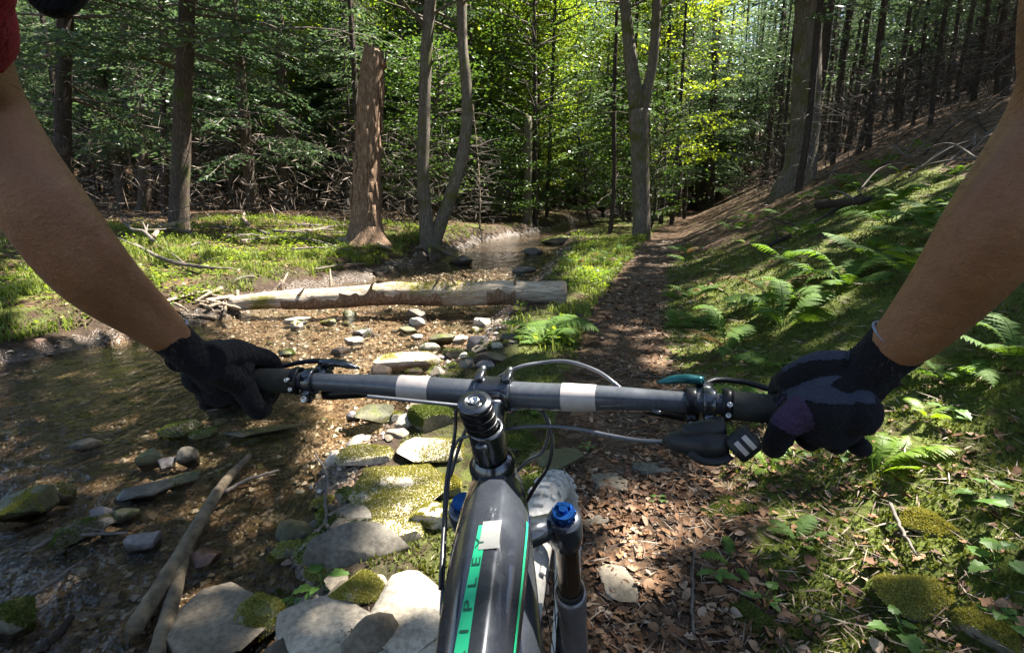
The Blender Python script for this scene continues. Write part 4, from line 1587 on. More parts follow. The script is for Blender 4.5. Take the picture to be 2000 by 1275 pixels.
def stick(label, stations, widths, mat, lift=.03, name="stick", twigs=0, seed=0, sides=9, bend=.003):
    rg = np.random.default_rng(seed)
    P, R = [], []
    for (px, py), w in zip(stations, widths):
        p = at2(px, py, lift)
        P.append(p)
        R.append(w / 2 * np.linalg.norm(p - [0, 0, CAMH]) / F)
    S = crom(np.column_stack([P, R]), 8)
    S[:, :3] += rg.normal(0, bend, (len(S), 3)) * .5
    Vt, Qt, Tt = tube(S[:, :3], S[:, 3], sides)
    k = len(S) * sides
    c = np.repeat(S[:, :3], sides, 0)
    Vt[:k] = c + (Vt[:k] - c) * (1 + .10 * fbm(Vt[:k] * 14, 4, seed))[:, None]
    mb = MB().add(Vt, Qt, Tt)
    loc = np.array(P[0])
    o = thing(name, label, "stick", loc)
    mb.v = [v - loc for v in mb.v]
    obj("stem", mb, mat, o)
    if twigs:
        for q in range(twigs):
            i = rg.integers(2, len(S) - 2)
            L = rg.uniform(.15, .45) * np.linalg.norm(P[-1] - P[0])
            a = rg.uniform(0, 6.28)
            e = S[i, :3] + [math.cos(a) * L, math.sin(a) * L, rg.uniform(.05, .5) * L]
            obj("twig", MB().add(*tube(crom([S[i, :3] - loc, (S[i, :3] + e) / 2 - loc + rg.normal(0, .04 * L, 3), e - loc], 3), np.linspace(S[i, 3] * .6, S[i, 3] * .15, 7), 5)), mat, o)
    return o


stick("long bare stick lying in the stream from the bottom edge towards the handlebar", [(262, 1225), (330, 1120), (395, 1010), (440, 940), (488, 888)], [27, 25, 21, 16, 8], M_STICK, .05, seed=1, bend=.002)
stick("shorter lichen spotted stick close beside the long bare one", [(305, 1285), (335, 1180), (358, 1100), (385, 1038)], [26, 23, 17, 9], M_STICK, .035, seed=2, bend=.002)
stick("thin pale twig bridging the stones right of the long stick", [(440, 960), (480, 938), (545, 918)], [7, 6, 4], BARK['dead'], .03, seed=3)
stick("thin twisted twig hanging over the water beside the smooth grey boulder", [(640, 1030), (636, 975), (640, 930), (615, 885)], [7, 6, 5, 3], BARK['dead'], .05, seed=4)
stick("dead branch with forked twigs in the dark water on the left", [(60, 1165), (110, 1130), (160, 1095)], [7, 6, 4], BARK['dead'], .05, twigs=5, seed=5)
stick("thin stick in the shady shallows pointing at the three cornered stone", [(60, 1075), (120, 1048), (250, 1040)], [6, 6, 4], BARK['dead'], .04, twigs=2, seed=6)
stick("dark wet stick lying at the bottom left corner", [(80, 1270), (120, 1230), (140, 1205)], [12, 12, 8], BARK['dark'], .03, seed=7)
stick("white peeled twig under the long bare stick", [(240, 1207), (272, 1182)], [6, 4], BARK['log'], .03, seed=8)
stick("bleached branch lying on the grassy bank behind the rider's left forearm", [(262, 478), (320, 506), (380, 520), (455, 525)], [7, 6, 5, 3], BARK['dead'], .08, twigs=4, seed=9)
stick("white forked dead branch standing up at the edge of the wood", [(300, 470), (280, 452), (255, 446), (236, 425)], [6, 5, 4, 2.5], BARK['dead'], .18, twigs=6, seed=10)
stick("grey stick propped on the bank in front of the lone hemlock", [(300, 462), (318, 436)], [8, 5], BARK['log'], .15, twigs=2, seed=11)
stick("curved pale branch at the foot of the snag's far side", [(485, 438), (475, 425), (478, 415)], [7, 5, 3], BARK['log'], .1, seed=12)
stick("pale broken branch leaning beside the twin tree", [(810, 412), (795, 390), (782, 372)], [9, 7, 4], BARK['log'], .2, twigs=2, seed=13)
stick("long thin fallen branch on the slope above the fern patch", [(1500, 480), (1580, 440), (1680, 380)], [7, 6, 4], BARK['dark'], .05, twigs=4, seed=14)
stick("dark rotten branch half hidden in the ferns on the slope", [(1600, 400), (1660, 396), (1700, 388)], [16, 14, 8], BARK['dark'], .05, seed=15)
stick("thin dead stem leaning on the moss mound at the right", [(1740, 985), (1765, 1040), (1790, 1085)], [6, 5, 3], BARK['dead'], .05, seed=16)
stick("thin straight twig along the mossy edge of the path", [(1355, 1240), (1352, 1150), (1356, 1070)], [5, 5, 3], BARK['dead'], .02, seed=17)
stick("thin twig lying on the leaves near the lower right corner", [(1880, 1210), (1930, 1190), (1970, 1160)], [5, 5, 3], BARK['dead'], .02, seed=18)
# fallen branches on the needle covered slope
rgB = np.random.default_rng(15)
for k in range(38):
    px = rgB.uniform(1480, 1940)
    py = 262 - (px - 1700) * .35 + rgB.uniform(8, 130)
    p = at(px, py)
    a = rgB.uniform(-.9, 2.2)
    L = rgB.uniform(.4, 1.6)
    e = p + np.array([math.cos(a), math.sin(a) * .8, 0]) * L
    e[2] = ground(e[0], e[1]) + rgB.uniform(.02, .35)
    m = (p + e) / 2
    m[2] = max(m[2], ground(m[0], m[1])) + rgB.uniform(.02, .2)
    pts = crom([p - p, m - p, e - p], 5)
    o = thing("fallen_branch", "dead branch lying among others on the needle covered slope", "branch", p + [0, 0, .03], "dead branches strewn over the slope", MB().add(*tube(pts, np.linspace(rgB.uniform(.010, .024), .004, len(pts)), 5)).mesh("branch"), BARK['dead' if rgB.random() < .6 else 'dark'])


# stones packed into the rocky bank beside the bicycle
rgK = np.random.default_rng(44)
bank = []
for k in range(64):
    y = rgK.uniform(1.25, 4.6)
    x = xr(y) + rgK.normal(.0, .13) - .03
    bank.append((x, y, rgK.uniform(.035, .10)))
for k, (x, y, s) in enumerate(bank):
    kd = ['pale', 'grey', 'tan', 'mossy'][rgK.integers(4)]
    Vs, Fs = stone_mesh(1200 + k, (s, s * rgK.uniform(.6, .95), s * rgK.uniform(.4, .65)), 3, 10)
    o = thing("stone", {'pale': "pale stone packed among the bigger rocks of the bank", 'grey': "grey stone packed among the bigger rocks of the bank", 'tan': "tan stone packed among the bigger rocks of the bank", 'mossy': "mossy stone packed among the bigger rocks of the bank"}[kd],
              "stone", (x, y, ground(x, y) + s * .15), "%s stones packed in the rocky bank" % kd, mesh_np("stone", Vs, [Fs]), STONE[kd])
    o.data.set_sharp_from_angle(angle=math.radians(28))
    o.rotation_euler = (rgK.normal(0, .15), rgK.normal(0, .15), rgK.uniform(0, 6.28))
    if kd == 'mossy':
        mb = moss_tufts(Vs, Fs, k, 500, -.1, .009)
        if mb:
            obj("moss", mb.mesh("moss", False), MOSS['y' if k % 2 else 'g'], o, kind="stuff")


# bleached debris at the log's near-left end
rgD = np.random.default_rng(52)
for k in range(16):
    px, py = rgD.uniform(345, 500), rgD.uniform(575, 622)
    dx, dy = rgD.uniform(-50, 50), rgD.uniform(-14, 14)
    o = stick("bleached twig", [(px - dx, py - dy), (px, py - 2), (px + dx, py + dy)], [rgD.uniform(4, 9), 5, 2.5], BARK['log'], .03 + rgD.uniform(0, .05), seed=60 + k, sides=6)
    o["group"] = "bleached twigs heaped at the end of the log"

# the rocky riffle between the log and the handlebar
rgR = np.random.default_rng(63)
for k in range(40):
    px, py = rgR.uniform(560, 1005), rgR.uniform(612, 725)
    if px < 760 and rgR.random() < .45:
        continue
    kd = ['grey', 'lilac', 'pale', 'olive', 'wet'][rgR.integers(5)]
    w_ = rgR.uniform(18, 52)
    stone("rock", px, py, w_, w_ * rgR.uniform(.4, .7), kd, 1500 + k, group="%s rocks of the riffle" % {'wet': 'dark', 'lilac': 'violet grey'}.get(kd, kd), k=3, moss=('y' if k % 3 else 'g', .05, 260, .014) if rgR.random() < .4 else None)

# small branches fallen on the grassy bank
rgG = np.random.default_rng(81)
for k in range(16):
    px, py = rgG.uniform(330, 690), rgG.uniform(440, 545)
    dx, dy = rgG.uniform(-60, 60), rgG.uniform(-8, 8)
    o = stick("fallen branch", [(px - dx, py - dy), (px, py - 3), (px + dx, py + dy)], [rgG.uniform(3, 6), 3.5, 1.8], BARK['dead'], .06 + rgG.uniform(0, .06), seed=200 + k, sides=5, twigs=int(k % 3))
    o["group"] = "small branches fallen on the grassy bank"

# ------------------------------------------------------------------ ferns and small plants
M_FERN = m_leaf("fern_fronds", (.06, .125, .018), (.115, .20, .03), .45, .7)
M_FERN2 = m_leaf("bright_fern_fronds", (.13, .22, .02), (.20, .30, .04), .5, .5)
M_PLANT = m_leaf("plant_leaves", (.07, .15, .03), (.13, .24, .05), .45, .45)
M_GRASS = m_leaf("grass_blades", (.09, .145, .02), (.22, .26, .065), .48, .5)


def frond_mesh(seed, pairs=22, arch=.55, wid=.30, segs=6):
    rg = np.random.default_rng(seed)
    mb = MB()
    L = 1.0
    f = lambda t: np.array([.04 * math.sin(t * 3 + seed), L * t * (1 - .12 * t * t), arch * L * (t * .95 - t * t * .92)])
    ts = np.linspace(0, 1, 14)
    mb.add(*tube([f(t) for t in ts], np.linspace(.008, .002, 14), 4, False))
    for k in range(pairs):
        t = .16 + .83 * (k / (pairs - 1)) ** .93
        prof = (math.sin(math.pi * min(1, (t - .05) / .62) * .5) ** .8) * (1 - ((t - .40) / .62) ** 2 if t > .40 else 1)
        l = wid * max(prof, .06)
        T = unit(f(min(1, t + .01)) - f(t - .01))
        S = np.array([1.0, 0, 0])
        U = np.cross(S, T)
        w0 = .036 * (.5 + .5 * prof)
        for sd in (-1, 1):
            d = unit(S * sd + T * rg.uniform(.28, .5) + U * rg.uniform(-.18, .12))
            wv = unit(T - d * (T @ d))
            u = np.linspace(0, 1, segs * 2 + 1)
            half = w0 * (1 - u ** 1.6) * np.where(np.arange(len(u)) % 2 == 0, .55, 1.12)
            half[-1] = .0005
            cen = f(t) + d * (l * u)[:, None] - U * (l * .25 * u ** 2)[:, None]
            Vp = np.stack([cen + wv * half[:, None], cen - wv * half[:, None]], 1).reshape(-1, 3)
            i = np.arange(len(u) - 1) * 2
            mb.add(Vp, np.stack([i, i + 2, i + 3, i + 1], 1))
    return mb.mesh("frond", False)


FR = [frond_mesh(k, 20 + 2 * (k % 3), .45 + .18 * (k % 4), .22 + .05 * (k % 3)) for k in range(5)]
FRL = [frond_mesh(20 + k, 12, .5, .26, 3) for k in range(3)]
for me in FR + FRL:
    me.materials.append(M_FERN)
M_FERN3 = m_leaf("withered_fronds", (.12, .085, .03), (.22, .16, .06), .35, .75)
FRW = [me.copy() for me in FR]
for me in FRW:
    me.materials.clear()
    me.materials.append(M_FERN3)
FRB = [me.copy() for me in FR]
for me in FRB:
    me.materials.clear()
    me.materials.append(M_FERN2)


def fern(label, px, py, size, n, seed, group=None, tone=0, az0=None, spread=6.28, low=False, pos=None, pitch=(.1, .55)):
    rg = np.random.default_rng(seed)
    p = at(px, py) if pos is None else np.array(pos)
    o = thing("fern", label, "fern", p - [0, 0, .01], group)
    for k in range(n):
        src = (FRL if low else (FRB if tone else FR))
        src = FRW if (group and rg.random() < .09) else src
        f = obj("frond", src[rg.integers(len(src))], None, o)
        a = (az0 if az0 is not None else 0) + (k / n - .5) * spread + rg.normal(0, .2)
        f.rotation_euler = (rg.uniform(*pitch), rg.normal(0, .15), a)
        s = size * rg.uniform(.5, 1.15)
        f.scale = (s * rg.uniform(.75, 1.1), s, s * rg.uniform(.6, 1.3))
    return o


fern("big fern clump with feathery fronds at the right end of the fallen log", 1062, 668, .52, 15, 1)
fern("tall arching fern with one long frond on the slope before the right arm", 1530, 640, .72, 7, 2)
fern("fern on the slope above and right of the tall arching fern", 1650, 560, .62, 8, 3)
fern("fern with a hooked frond high on the slope near the dark rotten branch", 1740, 440, .8, 7, 4)
fern("fern close under the rider's right elbow on the slope", 1850, 480, .7, 8, 5)
fern("fern half behind the rider's right forearm", 1800, 560, .6, 7, 6)
fern("bright yellow green fern spreading just below the right glove", 1705, 925, .34, 7, 7, tone=1, az0=-1.2, spread=3.6, pitch=(.25, .7))
fern("long leafed fern to the right of the right glove", 1850, 745, .38, 7, 8)
fern("small fern frond pair lying low on the leaves below the bright fern", 1715, 1035, .17, 3, 9, az0=-1.3, spread=1.2, pitch=(.0, .2))
fern("small bright fern under the brake lever", 1505, 925, .22, 5, 10, tone=1)
fern("low fern in the moss right of the path", 1560, 1060, .20, 5, 11)
fern("tiny fern beside the leaf litter of the path", 1430, 1110, .16, 4, 12)
fern("fern at the right edge above the leaf litter", 1975, 700, .45, 7, 13)
fern("small bright fern on the leaves right of the glove", 1810, 815, .18, 4, 14, tone=1)
fern("young fern in the moss above the brake hose", 1330, 640, .30, 6, 15)
fern("fern in the moss halfway between the path and the tall arching fern", 1440, 600, .42, 7, 16)
fern("low fern behind the right grip", 1490, 720, .34, 6, 17)
fern("green fern left of the path under the stem cable", 1050, 800, .18, 6, 18)
rgP = np.random.default_rng(21)
cnt = 0
while cnt < 56:
    y = rgP.uniform(2.6, 12)
    x = xp(y) + rgP.uniform(.6, 5.5)
    n = fbm2(np.array([x]), np.array([y]), .7, 2, 88)[0]
    if n < .02 and rgP.random() < .92 or x - xp(y) > 1.2 + .42 * y or abs(x / y) > 1.05:
        continue
    fern("mid green fern in the fern patch on the mossy slope", 0, 0, rgP.uniform(.28, .62), rgP.integers(5, 8), 100 + cnt, "ferns of the slope patch", low=y > 5, pos=(x, y, ground(x, y)))
    cnt += 1
for k in range(14):
    y = rgP.uniform(6.5, 13)
    x = xr(y) + rgP.uniform(.1, max(.3, xp(y) - xr(y) - .4))
    fern("leafy fern on the strip between the stream and the path", 0, 0, rgP.uniform(.25, .45), 6, 300 + k, "ferns between stream and path", low=True, pos=(x, y, ground(x, y)))


def plant(label, px, py, h, n, seed, leaf=.05, group=None, lobed=True):
    """a seedling: thin stem, leaf stalks and broad leaves"""
    rg = np.random.default_rng(seed)
    p = at(px, py)
    o = thing("seedling", label, "plant", p - [0, 0, .005], group)
    st = MB()
    top = np.array([rg.normal(0, .15) * h, rg.normal(0, .15) * h, h])
    st.add(*tube(crom([[0, 0, 0], top * .5 + [.01, 0, 0], top], 3), np.linspace(.0028, .0012, 7), 5))
    for k in range(n):
        t = rg.uniform(.45, 1)
        a = k * 2.4 + rg.normal(0, .3)
        b = top * t
        L = leaf * rg.uniform(.7, 1.25)
        d = np.array([math.cos(a), math.sin(a), rg.uniform(-.1, .35)])
        e = b + d * L * .6
        st.add(*tube([b, e], [.0012, .0008], 4, False))
        ang = np.linspace(-math.pi, math.pi, 19)
        r = .5 * (1 + .10 * np.cos(ang * 3) if lobed else 1 + 0 * ang) * (1 + (.12 if lobed else .04) * np.cos(ang * 9))
        X = r * np.cos(ang) * L + L * .45
        Y = r * np.sin(ang) * L * .72 * (1 - .25 * np.cos(ang))
        du = unit(d)
        s = unit(np.cross([0, 0, 1.0], du))
        u = np.cross(du, s)
        droop = -.25 * X * X / L + .18 * np.abs(Y)
        Vl = e + X[:, None] * du + Y[:, None] * s + droop[:, None] * u
        Vl = np.concatenate([Vl, [e + du * L * .45]])
        i = np.arange(18)
        obj("leaf", MB().add(Vl, np.stack([i, i + 1, np.full(18, 19)], 1)).mesh("leaf", False), M_PLANT, o)
    obj("stem", st, M_PLANT, o)


for k, a in enumerate((
    ("leafy bright green plant growing between the mossy rocks at the stream edge", 632, 1165, .10, 9, .055), ("low green plant spilling over the mossy stone at the stream edge", 575, 1205, .07, 10, .045),
    ("seedling with maple like leaves in the leaf litter at the right edge", 1930, 1150, .14, 6, .06), ("two leafed seedling near the lower right corner", 1920, 990, .10, 4, .055),
    ("pale seedling at the bottom edge right of the moss mound", 1755, 1262, .09, 6, .05), ("seedling with one broad leaf beside the right glove", 1862, 835, .10, 3, .06),
    ("green seedling at the far right edge", 1992, 1050, .13, 4, .06), ("upright leaf shoot in front of the right glove", 1572, 892, .09, 3, .055), ("small clover like plant on the litter right of the tyre", 1285, 985, .04, 6, .028),
    ("weed in the moss at the path edge below the tiny fern", 1400, 1150, .07, 6, .04), ("small plant on the mossy mound right of the path", 1490, 1180, .06, 5, .04), ("seedling under the right glove beside the bright fern", 1640, 905, .08, 4, .045),
    ("grey green seedling low in the shade at the right edge", 1960, 1250, .08, 5, .045), ("little plant between the path stones near the wheel", 1150, 880, .05, 5, .03))):
    plant(*a[:5], 900 + k, a[5])

# ------------------------------------------------------------------ leaf litter
M_DEAD = None


def m_dead():
    t = NT("dead_leaf")
    g = t.n("ShaderNodeNewGeometry")
    oi = t.n("ShaderNodeObjectInfo")
    f = t.math('FRACT', t.math('ADD', g.outputs['Random Per Island'], oi.outputs['Random']))
    co = t.ramp(f, [(0, (.05, .028, .017)), (.35, (.125, .060, .028)), (.65, (.21, .112, .055)), (.88, (.30, .18, .105)), (1, (.36, .27, .195))])
    p = t.bsdf(co, .75, 0, t.bump(t.noise(120, 3, .6, t.pos(1.0)), .4, .002), .25)
    return t.done(p)


M_DEAD = m_dead()


def dead_leaf_mesh(seed):
    """a curled lobed oak or oval beech leaf"""
    rg = np.random.default_rng(seed)
    n = 8
    u = np.linspace(0, 1, n)
    half = np.sin(np.pi * np.clip(u, .02, .99)) ** .8 * .30
    if seed % 2:
        half = half * np.where(np.arange(n) % 2 == 0, .55, 1.25)
    curl, bend = rg.uniform(.2, 1.3), rg.uniform(-.5, .9)
    x = u - .5
    zc = bend * (x * x - .1) + .04 * np.sin(u * 7 + seed)
    Vl = np.concatenate([np.stack([x, half, zc + curl * half * (.5 + .5 * rg.random())], 1), np.stack([x, 0 * half, zc], 1), np.stack([x, -half, zc + curl * half * rg.uniform(.2, 1.1)], 1)])
    i = np.arange(n - 1)
    Qd = np.concatenate([np.stack([i, i + 1, i + 1 + n, i + n], 1), np.stack([i + n, i + n + 1, i + 1 + 2 * n, i + 2 * n], 1)])
    return Vl, Qd


DL = [dead_leaf_mesh(k) for k in range(6)]
DLM = [mesh_np("dead_leaf", v, [q], True) for v, q in DL]
for me in DLM:
    me.materials.append(M_DEAD)
rgL = np.random.default_rng(17)


def litter_spots(n, y0, y1, rg):
    y = y0 + (y1 - y0) * rg.random(n) ** 1.25
    x = xp(y) + rg.normal(0, 1, n) * .2 + rg.random(n) ** 1.5 * rg.choice([-.3, .22, 2.6], n, p=[.1, .38, .52])
    d = in_stream(x, y)
    k = (d < 0) & (np.abs(x) < 1.05 * y + .9)
    wgt = (1 - .85 * moss_amount(x, y) * (fbm2(x, y, 4, 3, 61) > -.15)) * (1 - .88 * ss(1.9, 3.0, y)) * (.35 + .65 * (fbm2(x, y, 2.2, 3, 62) > -.1))
    k &= rg.random(n) < wgt
    return x[k], y[k]


lx, ly = litter_spots(2600, 1.15, 3.4, rgL)
sel = np.argsort(ly)[:290]
on_path = np.abs(lx - xp(ly)) < .3
for i in sel:
    o = obj("dead_leaf", DLM[rgL.integers(6)], None, path_o if on_path[i] else floor_o)
    s = rgL.uniform(.035, .07)
    o.location = (lx[i], ly[i], ground(lx[i], ly[i]) + rgL.uniform(.006, .014))
    o.rotation_euler = (rgL.normal(0, .35), rgL.normal(0, .35), rgL.uniform(0, 6.28))
    o.scale = (s, s * rgL.uniform(.8, 1.2), s)


def litter():
    rg = np.random.default_rng(18)
    mb = MB()
    x, y = litter_spots(30000, 1.1, 8.0, rg)
    n = min(len(x), 4200)
    y2 = 4.4 + 10 * rg.random(2400)
    x2 = xl(y2) - .05 - 6 * rg.random(2400) ** 1.3
    k2 = in_stream(x2, y2) < 0
    x, y = np.concatenate([x[:n], x2[k2]]), np.concatenate([y[:n], y2[k2]])
    n = len(x)
    z = height(x, y)
    for k in range(6):
        m = np.arange(n) % 6 == k
        V0, Q0 = DL[k]
        c = m.sum()
        s = rg.uniform(.018, .05, c) * (1 + .12 * np.maximum(y[m] - 4, 0))
        a, b = rg.uniform(0, 6.28, c), rg.normal(0, .35, c)
        X, Y, Z = V0[:, 0][None] * s[:, None], V0[:, 1][None] * s[:, None], V0[:, 2][None] * s[:, None]
        Z2 = Z + X * np.sin(b)[:, None]
        P = np.stack([X * np.cos(a)[:, None] - Y * np.sin(a)[:, None] + x[m][:, None], X * np.sin(a)[:, None] + Y * np.cos(a)[:, None] + y[m][:, None], Z2 + (z[m] + rg.uniform(.002, .012, c))[:, None]], -1)
        mb.add(P.reshape(-1, 3), (Q0[None] + (np.arange(c) * len(V0))[:, None, None]).reshape(-1, 4))
    obj("leaf_litter", mb.mesh("leaf_litter", True), M_DEAD, kind="stuff")


litter()


def needles():
    """needle and twig litter over path and slope"""
    rg = np.random.default_rng(19)
    n = 16000
    y = 1.1 + 14 * rg.random(n) ** 1.8
    x = xp(y) + rg.normal(.1, .35, n) + (rg.random(n) ** 1.3) * rg.choice([0, 1], n, p=[.4, .6]) * (.6 + .55 * y)
    k = in_stream(x, y) < 0
    x, y = x[k], y[k]
    n = len(x)
    a = rg.uniform(0, 6.28, n)
    P = np.stack([x, y, height(x, y) + rg.uniform(.003, .012, n)], 1)
    D = np.stack([np.cos(a), np.sin(a), rg.normal(0, .12, n)], 1)
    L = rg.uniform(.02, .09, n) * (1 + .14 * y)
    mb = MB().add(*leaf_quads(P, D, np.tile([0, 0, 1.0], (n, 1)) + rg.normal(0, .5, (n, 3)), L, rg.uniform(.002, .0045, n) * (1 + .25 * y)))
    t = NT("twig_litter")
    g = t.n("ShaderNodeNewGeometry")
    co = t.ramp(g.outputs['Random Per Island'], [(0, (.05, .032, .022)), (.5, (.14, .095, .065)), (1, (.30, .24, .18))])
    obj("twig_litter", mb.mesh("twig_litter", False), t.done(t.bsdf(co, .8)), kind="stuff")


needles()


def moss_ground():
    rg = np.random.default_rng(22)
    n = 300000
    y = .9 + 12 * rg.random(n) ** 1.7
    lo, hi = np.maximum(xl(y) - 3.5, -1.05 * y - .4), np.minimum(xp(y) + 4.5, 1.05 * y + 1.2)
    x = lo + (hi - lo) * rg.random(n)
    m = moss_amount(x, y)
    patch = fbm2(x, y, 3.2, 4, 91)
    k = (in_stream(x, y) < -.03) & (m > .33) & (patch + (m - .5) * .9 > -.02) & (np.abs(x - xp(y)) > .28)
    x, y = x[k][:120000], y[k][:120000]
    n = len(x)
    D = rg.normal(0, .6, (n, 3)) + [0, 0, .9]
    s = rg.uniform(.008, .022, n) * (1 + .10 * y)
    mb = MB().add(*leaf_quads(np.stack([x, y, height(x, y) - .002], 1), D, rg.normal(0, 1, (n, 3)), s, s * .5))
    obj("ground_moss", mb.mesh("ground_moss", False), m_leaf("ground_moss", (.048, .064, .010), (.145, .16, .027), .28, .8), kind="stuff")


moss_ground()


def grass():
    rg = np.random.default_rng(23)
    n = 150000
    y = 4.2 + 13 * rg.random(n)
    x = np.where(rg.random(n) < .86, xl(y) - .02 - 7.5 * rg.random(n) ** 1.5, xr(y) + (xp(y) - xr(y) - .2) * rg.random(n))
    clump = fbm2(x, y, 1.3, 3, 71) + .55 * fbm2(x, y, 6, 2, 72)
    sunny_ = density(np.stack([x, y, height(x, y)], 1))
    k = (clump + .20 * sunny_ > rg.uniform(.06, .50, n)) & (in_stream(x, y) < -.02) & (np.abs(x) < 1.05 * y) & (np.abs(x - xp(y)) > .35)
    x, y = x[k][:60000], y[k][:60000]
    n = len(x)
    h = rg.uniform(.04, .15, n) * (1 + .7 * np.clip(fbm2(x, y, 1.1, 2, 73), -.6, 1))
    a = rg.uniform(0, 6.28, n)
    d = np.stack([np.cos(a), np.sin(a), 0 * a], 1)
    s = np.stack([-np.sin(a), np.cos(a), 0 * a], 1)
    w = rg.uniform(.004, .009, n)[:, None]
    B = np.stack([x, y, height(x, y) - .01], 1)
    lean = rg.uniform(.1, .8, n)[:, None]
    hh = h[:, None]
    M = B + d * hh * lean * .35 + np.array([0, 0, 1]) * hh * .6
    T = B + d * hh * lean + np.array([0, 0, 1]) * hh * (1 - .35 * lean)
    Vg = np.stack([B - s * w, B + s * w, M + s * w * .8, M - s * w * .8, T], 1).reshape(-1, 3)
    i = np.arange(n) * 5
    obj("grass", mesh_np("grass", Vg, [np.stack([i, i + 1, i + 2, i + 3], 1), np.stack([i + 3, i + 2, i + 4], 1)], False), M_GRASS, kind="stuff")


grass()


def weeds():
    """low leafy ground cover on the banks"""
    rg = np.random.default_rng(24)
    n = 60000
    y = 4.3 + 12 * rg.random(n)
    x = np.where(rg.random(n) < .7, xl(y) - .05 - 6 * rg.random(n) ** 1.3, xr(y) + (xp(y) - xr(y) - .3) * rg.random(n))
    clump = fbm2(x, y, 1.7, 3, 75)
    k = (clump > rg.uniform(0.0, .3, n)) & (in_stream(x, y) < -.05) & (np.abs(x) < 1.05 * y) & (np.abs(x - xp(y)) > .4)
    x, y, clump = x[k][:16000], y[k][:16000], clump[k][:16000]
    n = len(x)
    P = np.stack([x, y, height(x, y) + rg.uniform(.0, .22, n) * (.4 + clump)], 1)
    mb = MB().add(*leaf_quads(P, rg.normal(0, 1, (n, 3)) * [1, 1, .3], np.tile([0, 0, 1.0], (n, 1)) + rg.normal(0, .4, (n, 3)), rg.uniform(.03, .07, n), rg.uniform(.02, .045, n)))
    obj("weeds", mb.mesh("weeds", False), LEAF['beech'], kind="stuff")


weeds()


def undergrowth():
    """tangle of dead twigs and brown sprays under the trees"""
    rg = np.random.default_rng(25)
    mb = MB()
    n = 44000
    y = 14 + 32 * rg.random(n) ** 1.4
    left = rg.random(n) < .6
    x = np.where(left, xl(y) - 2.2 - 24 * rg.random(n) ** 1.2, xp(y) + 2.5 + 18 * rg.random(n))
    x = np.where(rg.random(n) < .12, xl(y) - .5 - 2.5 * rg.random(n), x)
    k = np.abs(x) < y + 1
    x, y = x[k], y[k]
    n = len(x)
    z = height(x, y) + 2.6 * rg.random(n) ** 1.5
    D = rg.normal(0, 1, (n, 3)) * [1, 1, .8]
    L = rg.uniform(.12, .55, n)
    mb.add(*leaf_quads(np.stack([x, y, z], 1), D, rg.normal(0, 1, (n, 3)), L, rg.uniform(.012, .03, n)))
    t = NT("undergrowth")
    g = t.n("ShaderNodeNewGeometry")
    co = t.ramp(g.outputs['Random Per Island'], [(0, (.035, .026, .020)), (.6, (.085, .062, .045)), (1, (.17, .13, .095))])
    obj("undergrowth", mb.mesh("undergrowth", False), t.done(t.bsdf(co, .8)), kind="stuff")


undergrowth()


def dead_shrub():
    rg = np.random.default_rng(26)
    p = at(937, 448)
    o = thing("dead_shrub", "spindly leafless pale shrub on the far bank right of the twin tree", "shrub", p)
    st, tw = MB(), MB()
    pts = crom([[0, 0, 0], [.02, 0, 1.0], [-.04, .05, 2.2], [-.16, 0, 3.6]], 6)
    st.add(*tube(pts, np.linspace(.028, .006, len(pts)), 6))
    for k in range(70):
        i = rg.integers(2, len(pts) - 1)
        q = branch_path(pts[i], rg.uniform(0, 6.28), rg.uniform(.25, .95), rg.uniform(-.1, .7), .2, 5, rg)
        tw.add(*tube(q, np.linspace(.010, .003, 5), 4, False))
        for _ in range(2):
            q2 = branch_path(q[rg.integers(1, 4)], rg.uniform(0, 6.28), rg.uniform(.15, .4), rg.uniform(-.2, .6), .2, 3, rg)
            tw.add(*tube(q2, np.linspace(.005, .002, 3), 3, False))
    obj("stem", st, BARK['log'], o)
    obj("twigs", tw, BARK['dead'], o, kind="stuff")


dead_shrub()

# ------------------------------------------------------------------ the mountain bike
EX = np.array([1.0, 0, 0])
HA = math.radians(67.5)
UA = np.array([0, -math.cos(HA), math.sin(HA)])              # steering axis, upwards
NA = np.array([0, math.sin(HA), math.cos(HA)])               # square to it, forwards
HUB = np.array([0, 0, .37])
P0 = HUB - .051 * NA
AX = lambda s: P0 + UA * s
BX, BY, YAW, LEAN, STEER = .0881, .9108, -.0171, -.1108, -.2319
RB = rotm([0, 0, 1], YAW) @ rotm([0, 1, 0], LEAN)
TB = np.array([BX, BY, 0.0])
RS = rotm(UA, STEER)


def steer(P):
    return (np.asarray(P, float) - P0) @ RS.T + P0


def to_world(P, steered=True):
    P = np.asarray(P, float)
    return (steer(P) if steered else P) @ RB.T + TB


def to_bike(P):
    return (np.asarray(P, float) - TB) @ RB


M_FRAME = m_simple("graphite_frame", (.052, .058, .072), .24, .45, .5, .6, .15, 60)
M_CARBON = m_simple("matte_carbon", (.075, .082, .095), .27, .15, .5, .15, .2, 90)
M_BLACK = m_simple("black_anodised", (.016, .016, .018), .32, .6, .5, 0, .2, 80)
M_PLASTIC = m_simple("black_plastic", (.012, .012, .013), .5, 0, .4, 0, .25, 60)
M_RUBBER = m_simple("grip_rubber", (.030, .031, .027), .75, 0, .3, 0, .3, 120, .4)
M_STEEL = m_simple("steel_bolt", (.55, .55, .56), .25, 1.0, .5, 0, .1, 60)
M_POLISH = m_simple("polished_black", (.085, .09, .10), .22, .9, .5, .3, .1, 60)
M_STANCH = m_simple("bronze_black_stanchion", (.13, .09, .065), .18, .85, .5, .3, .15, 30)
M_LOWER = m_simple("fork_leg_paint", (.16, .145, .15), .32, .25, .5, .4, .2, 40)
M_BLUE = m_simple("blue_anodised", (.012, .085, .36), .25, .75, .5, .2, .2, 60)
M_TEAL = m_simple("teal_anodised", (.010, .085, .095), .3, .6, .5, .2, .2, 60)
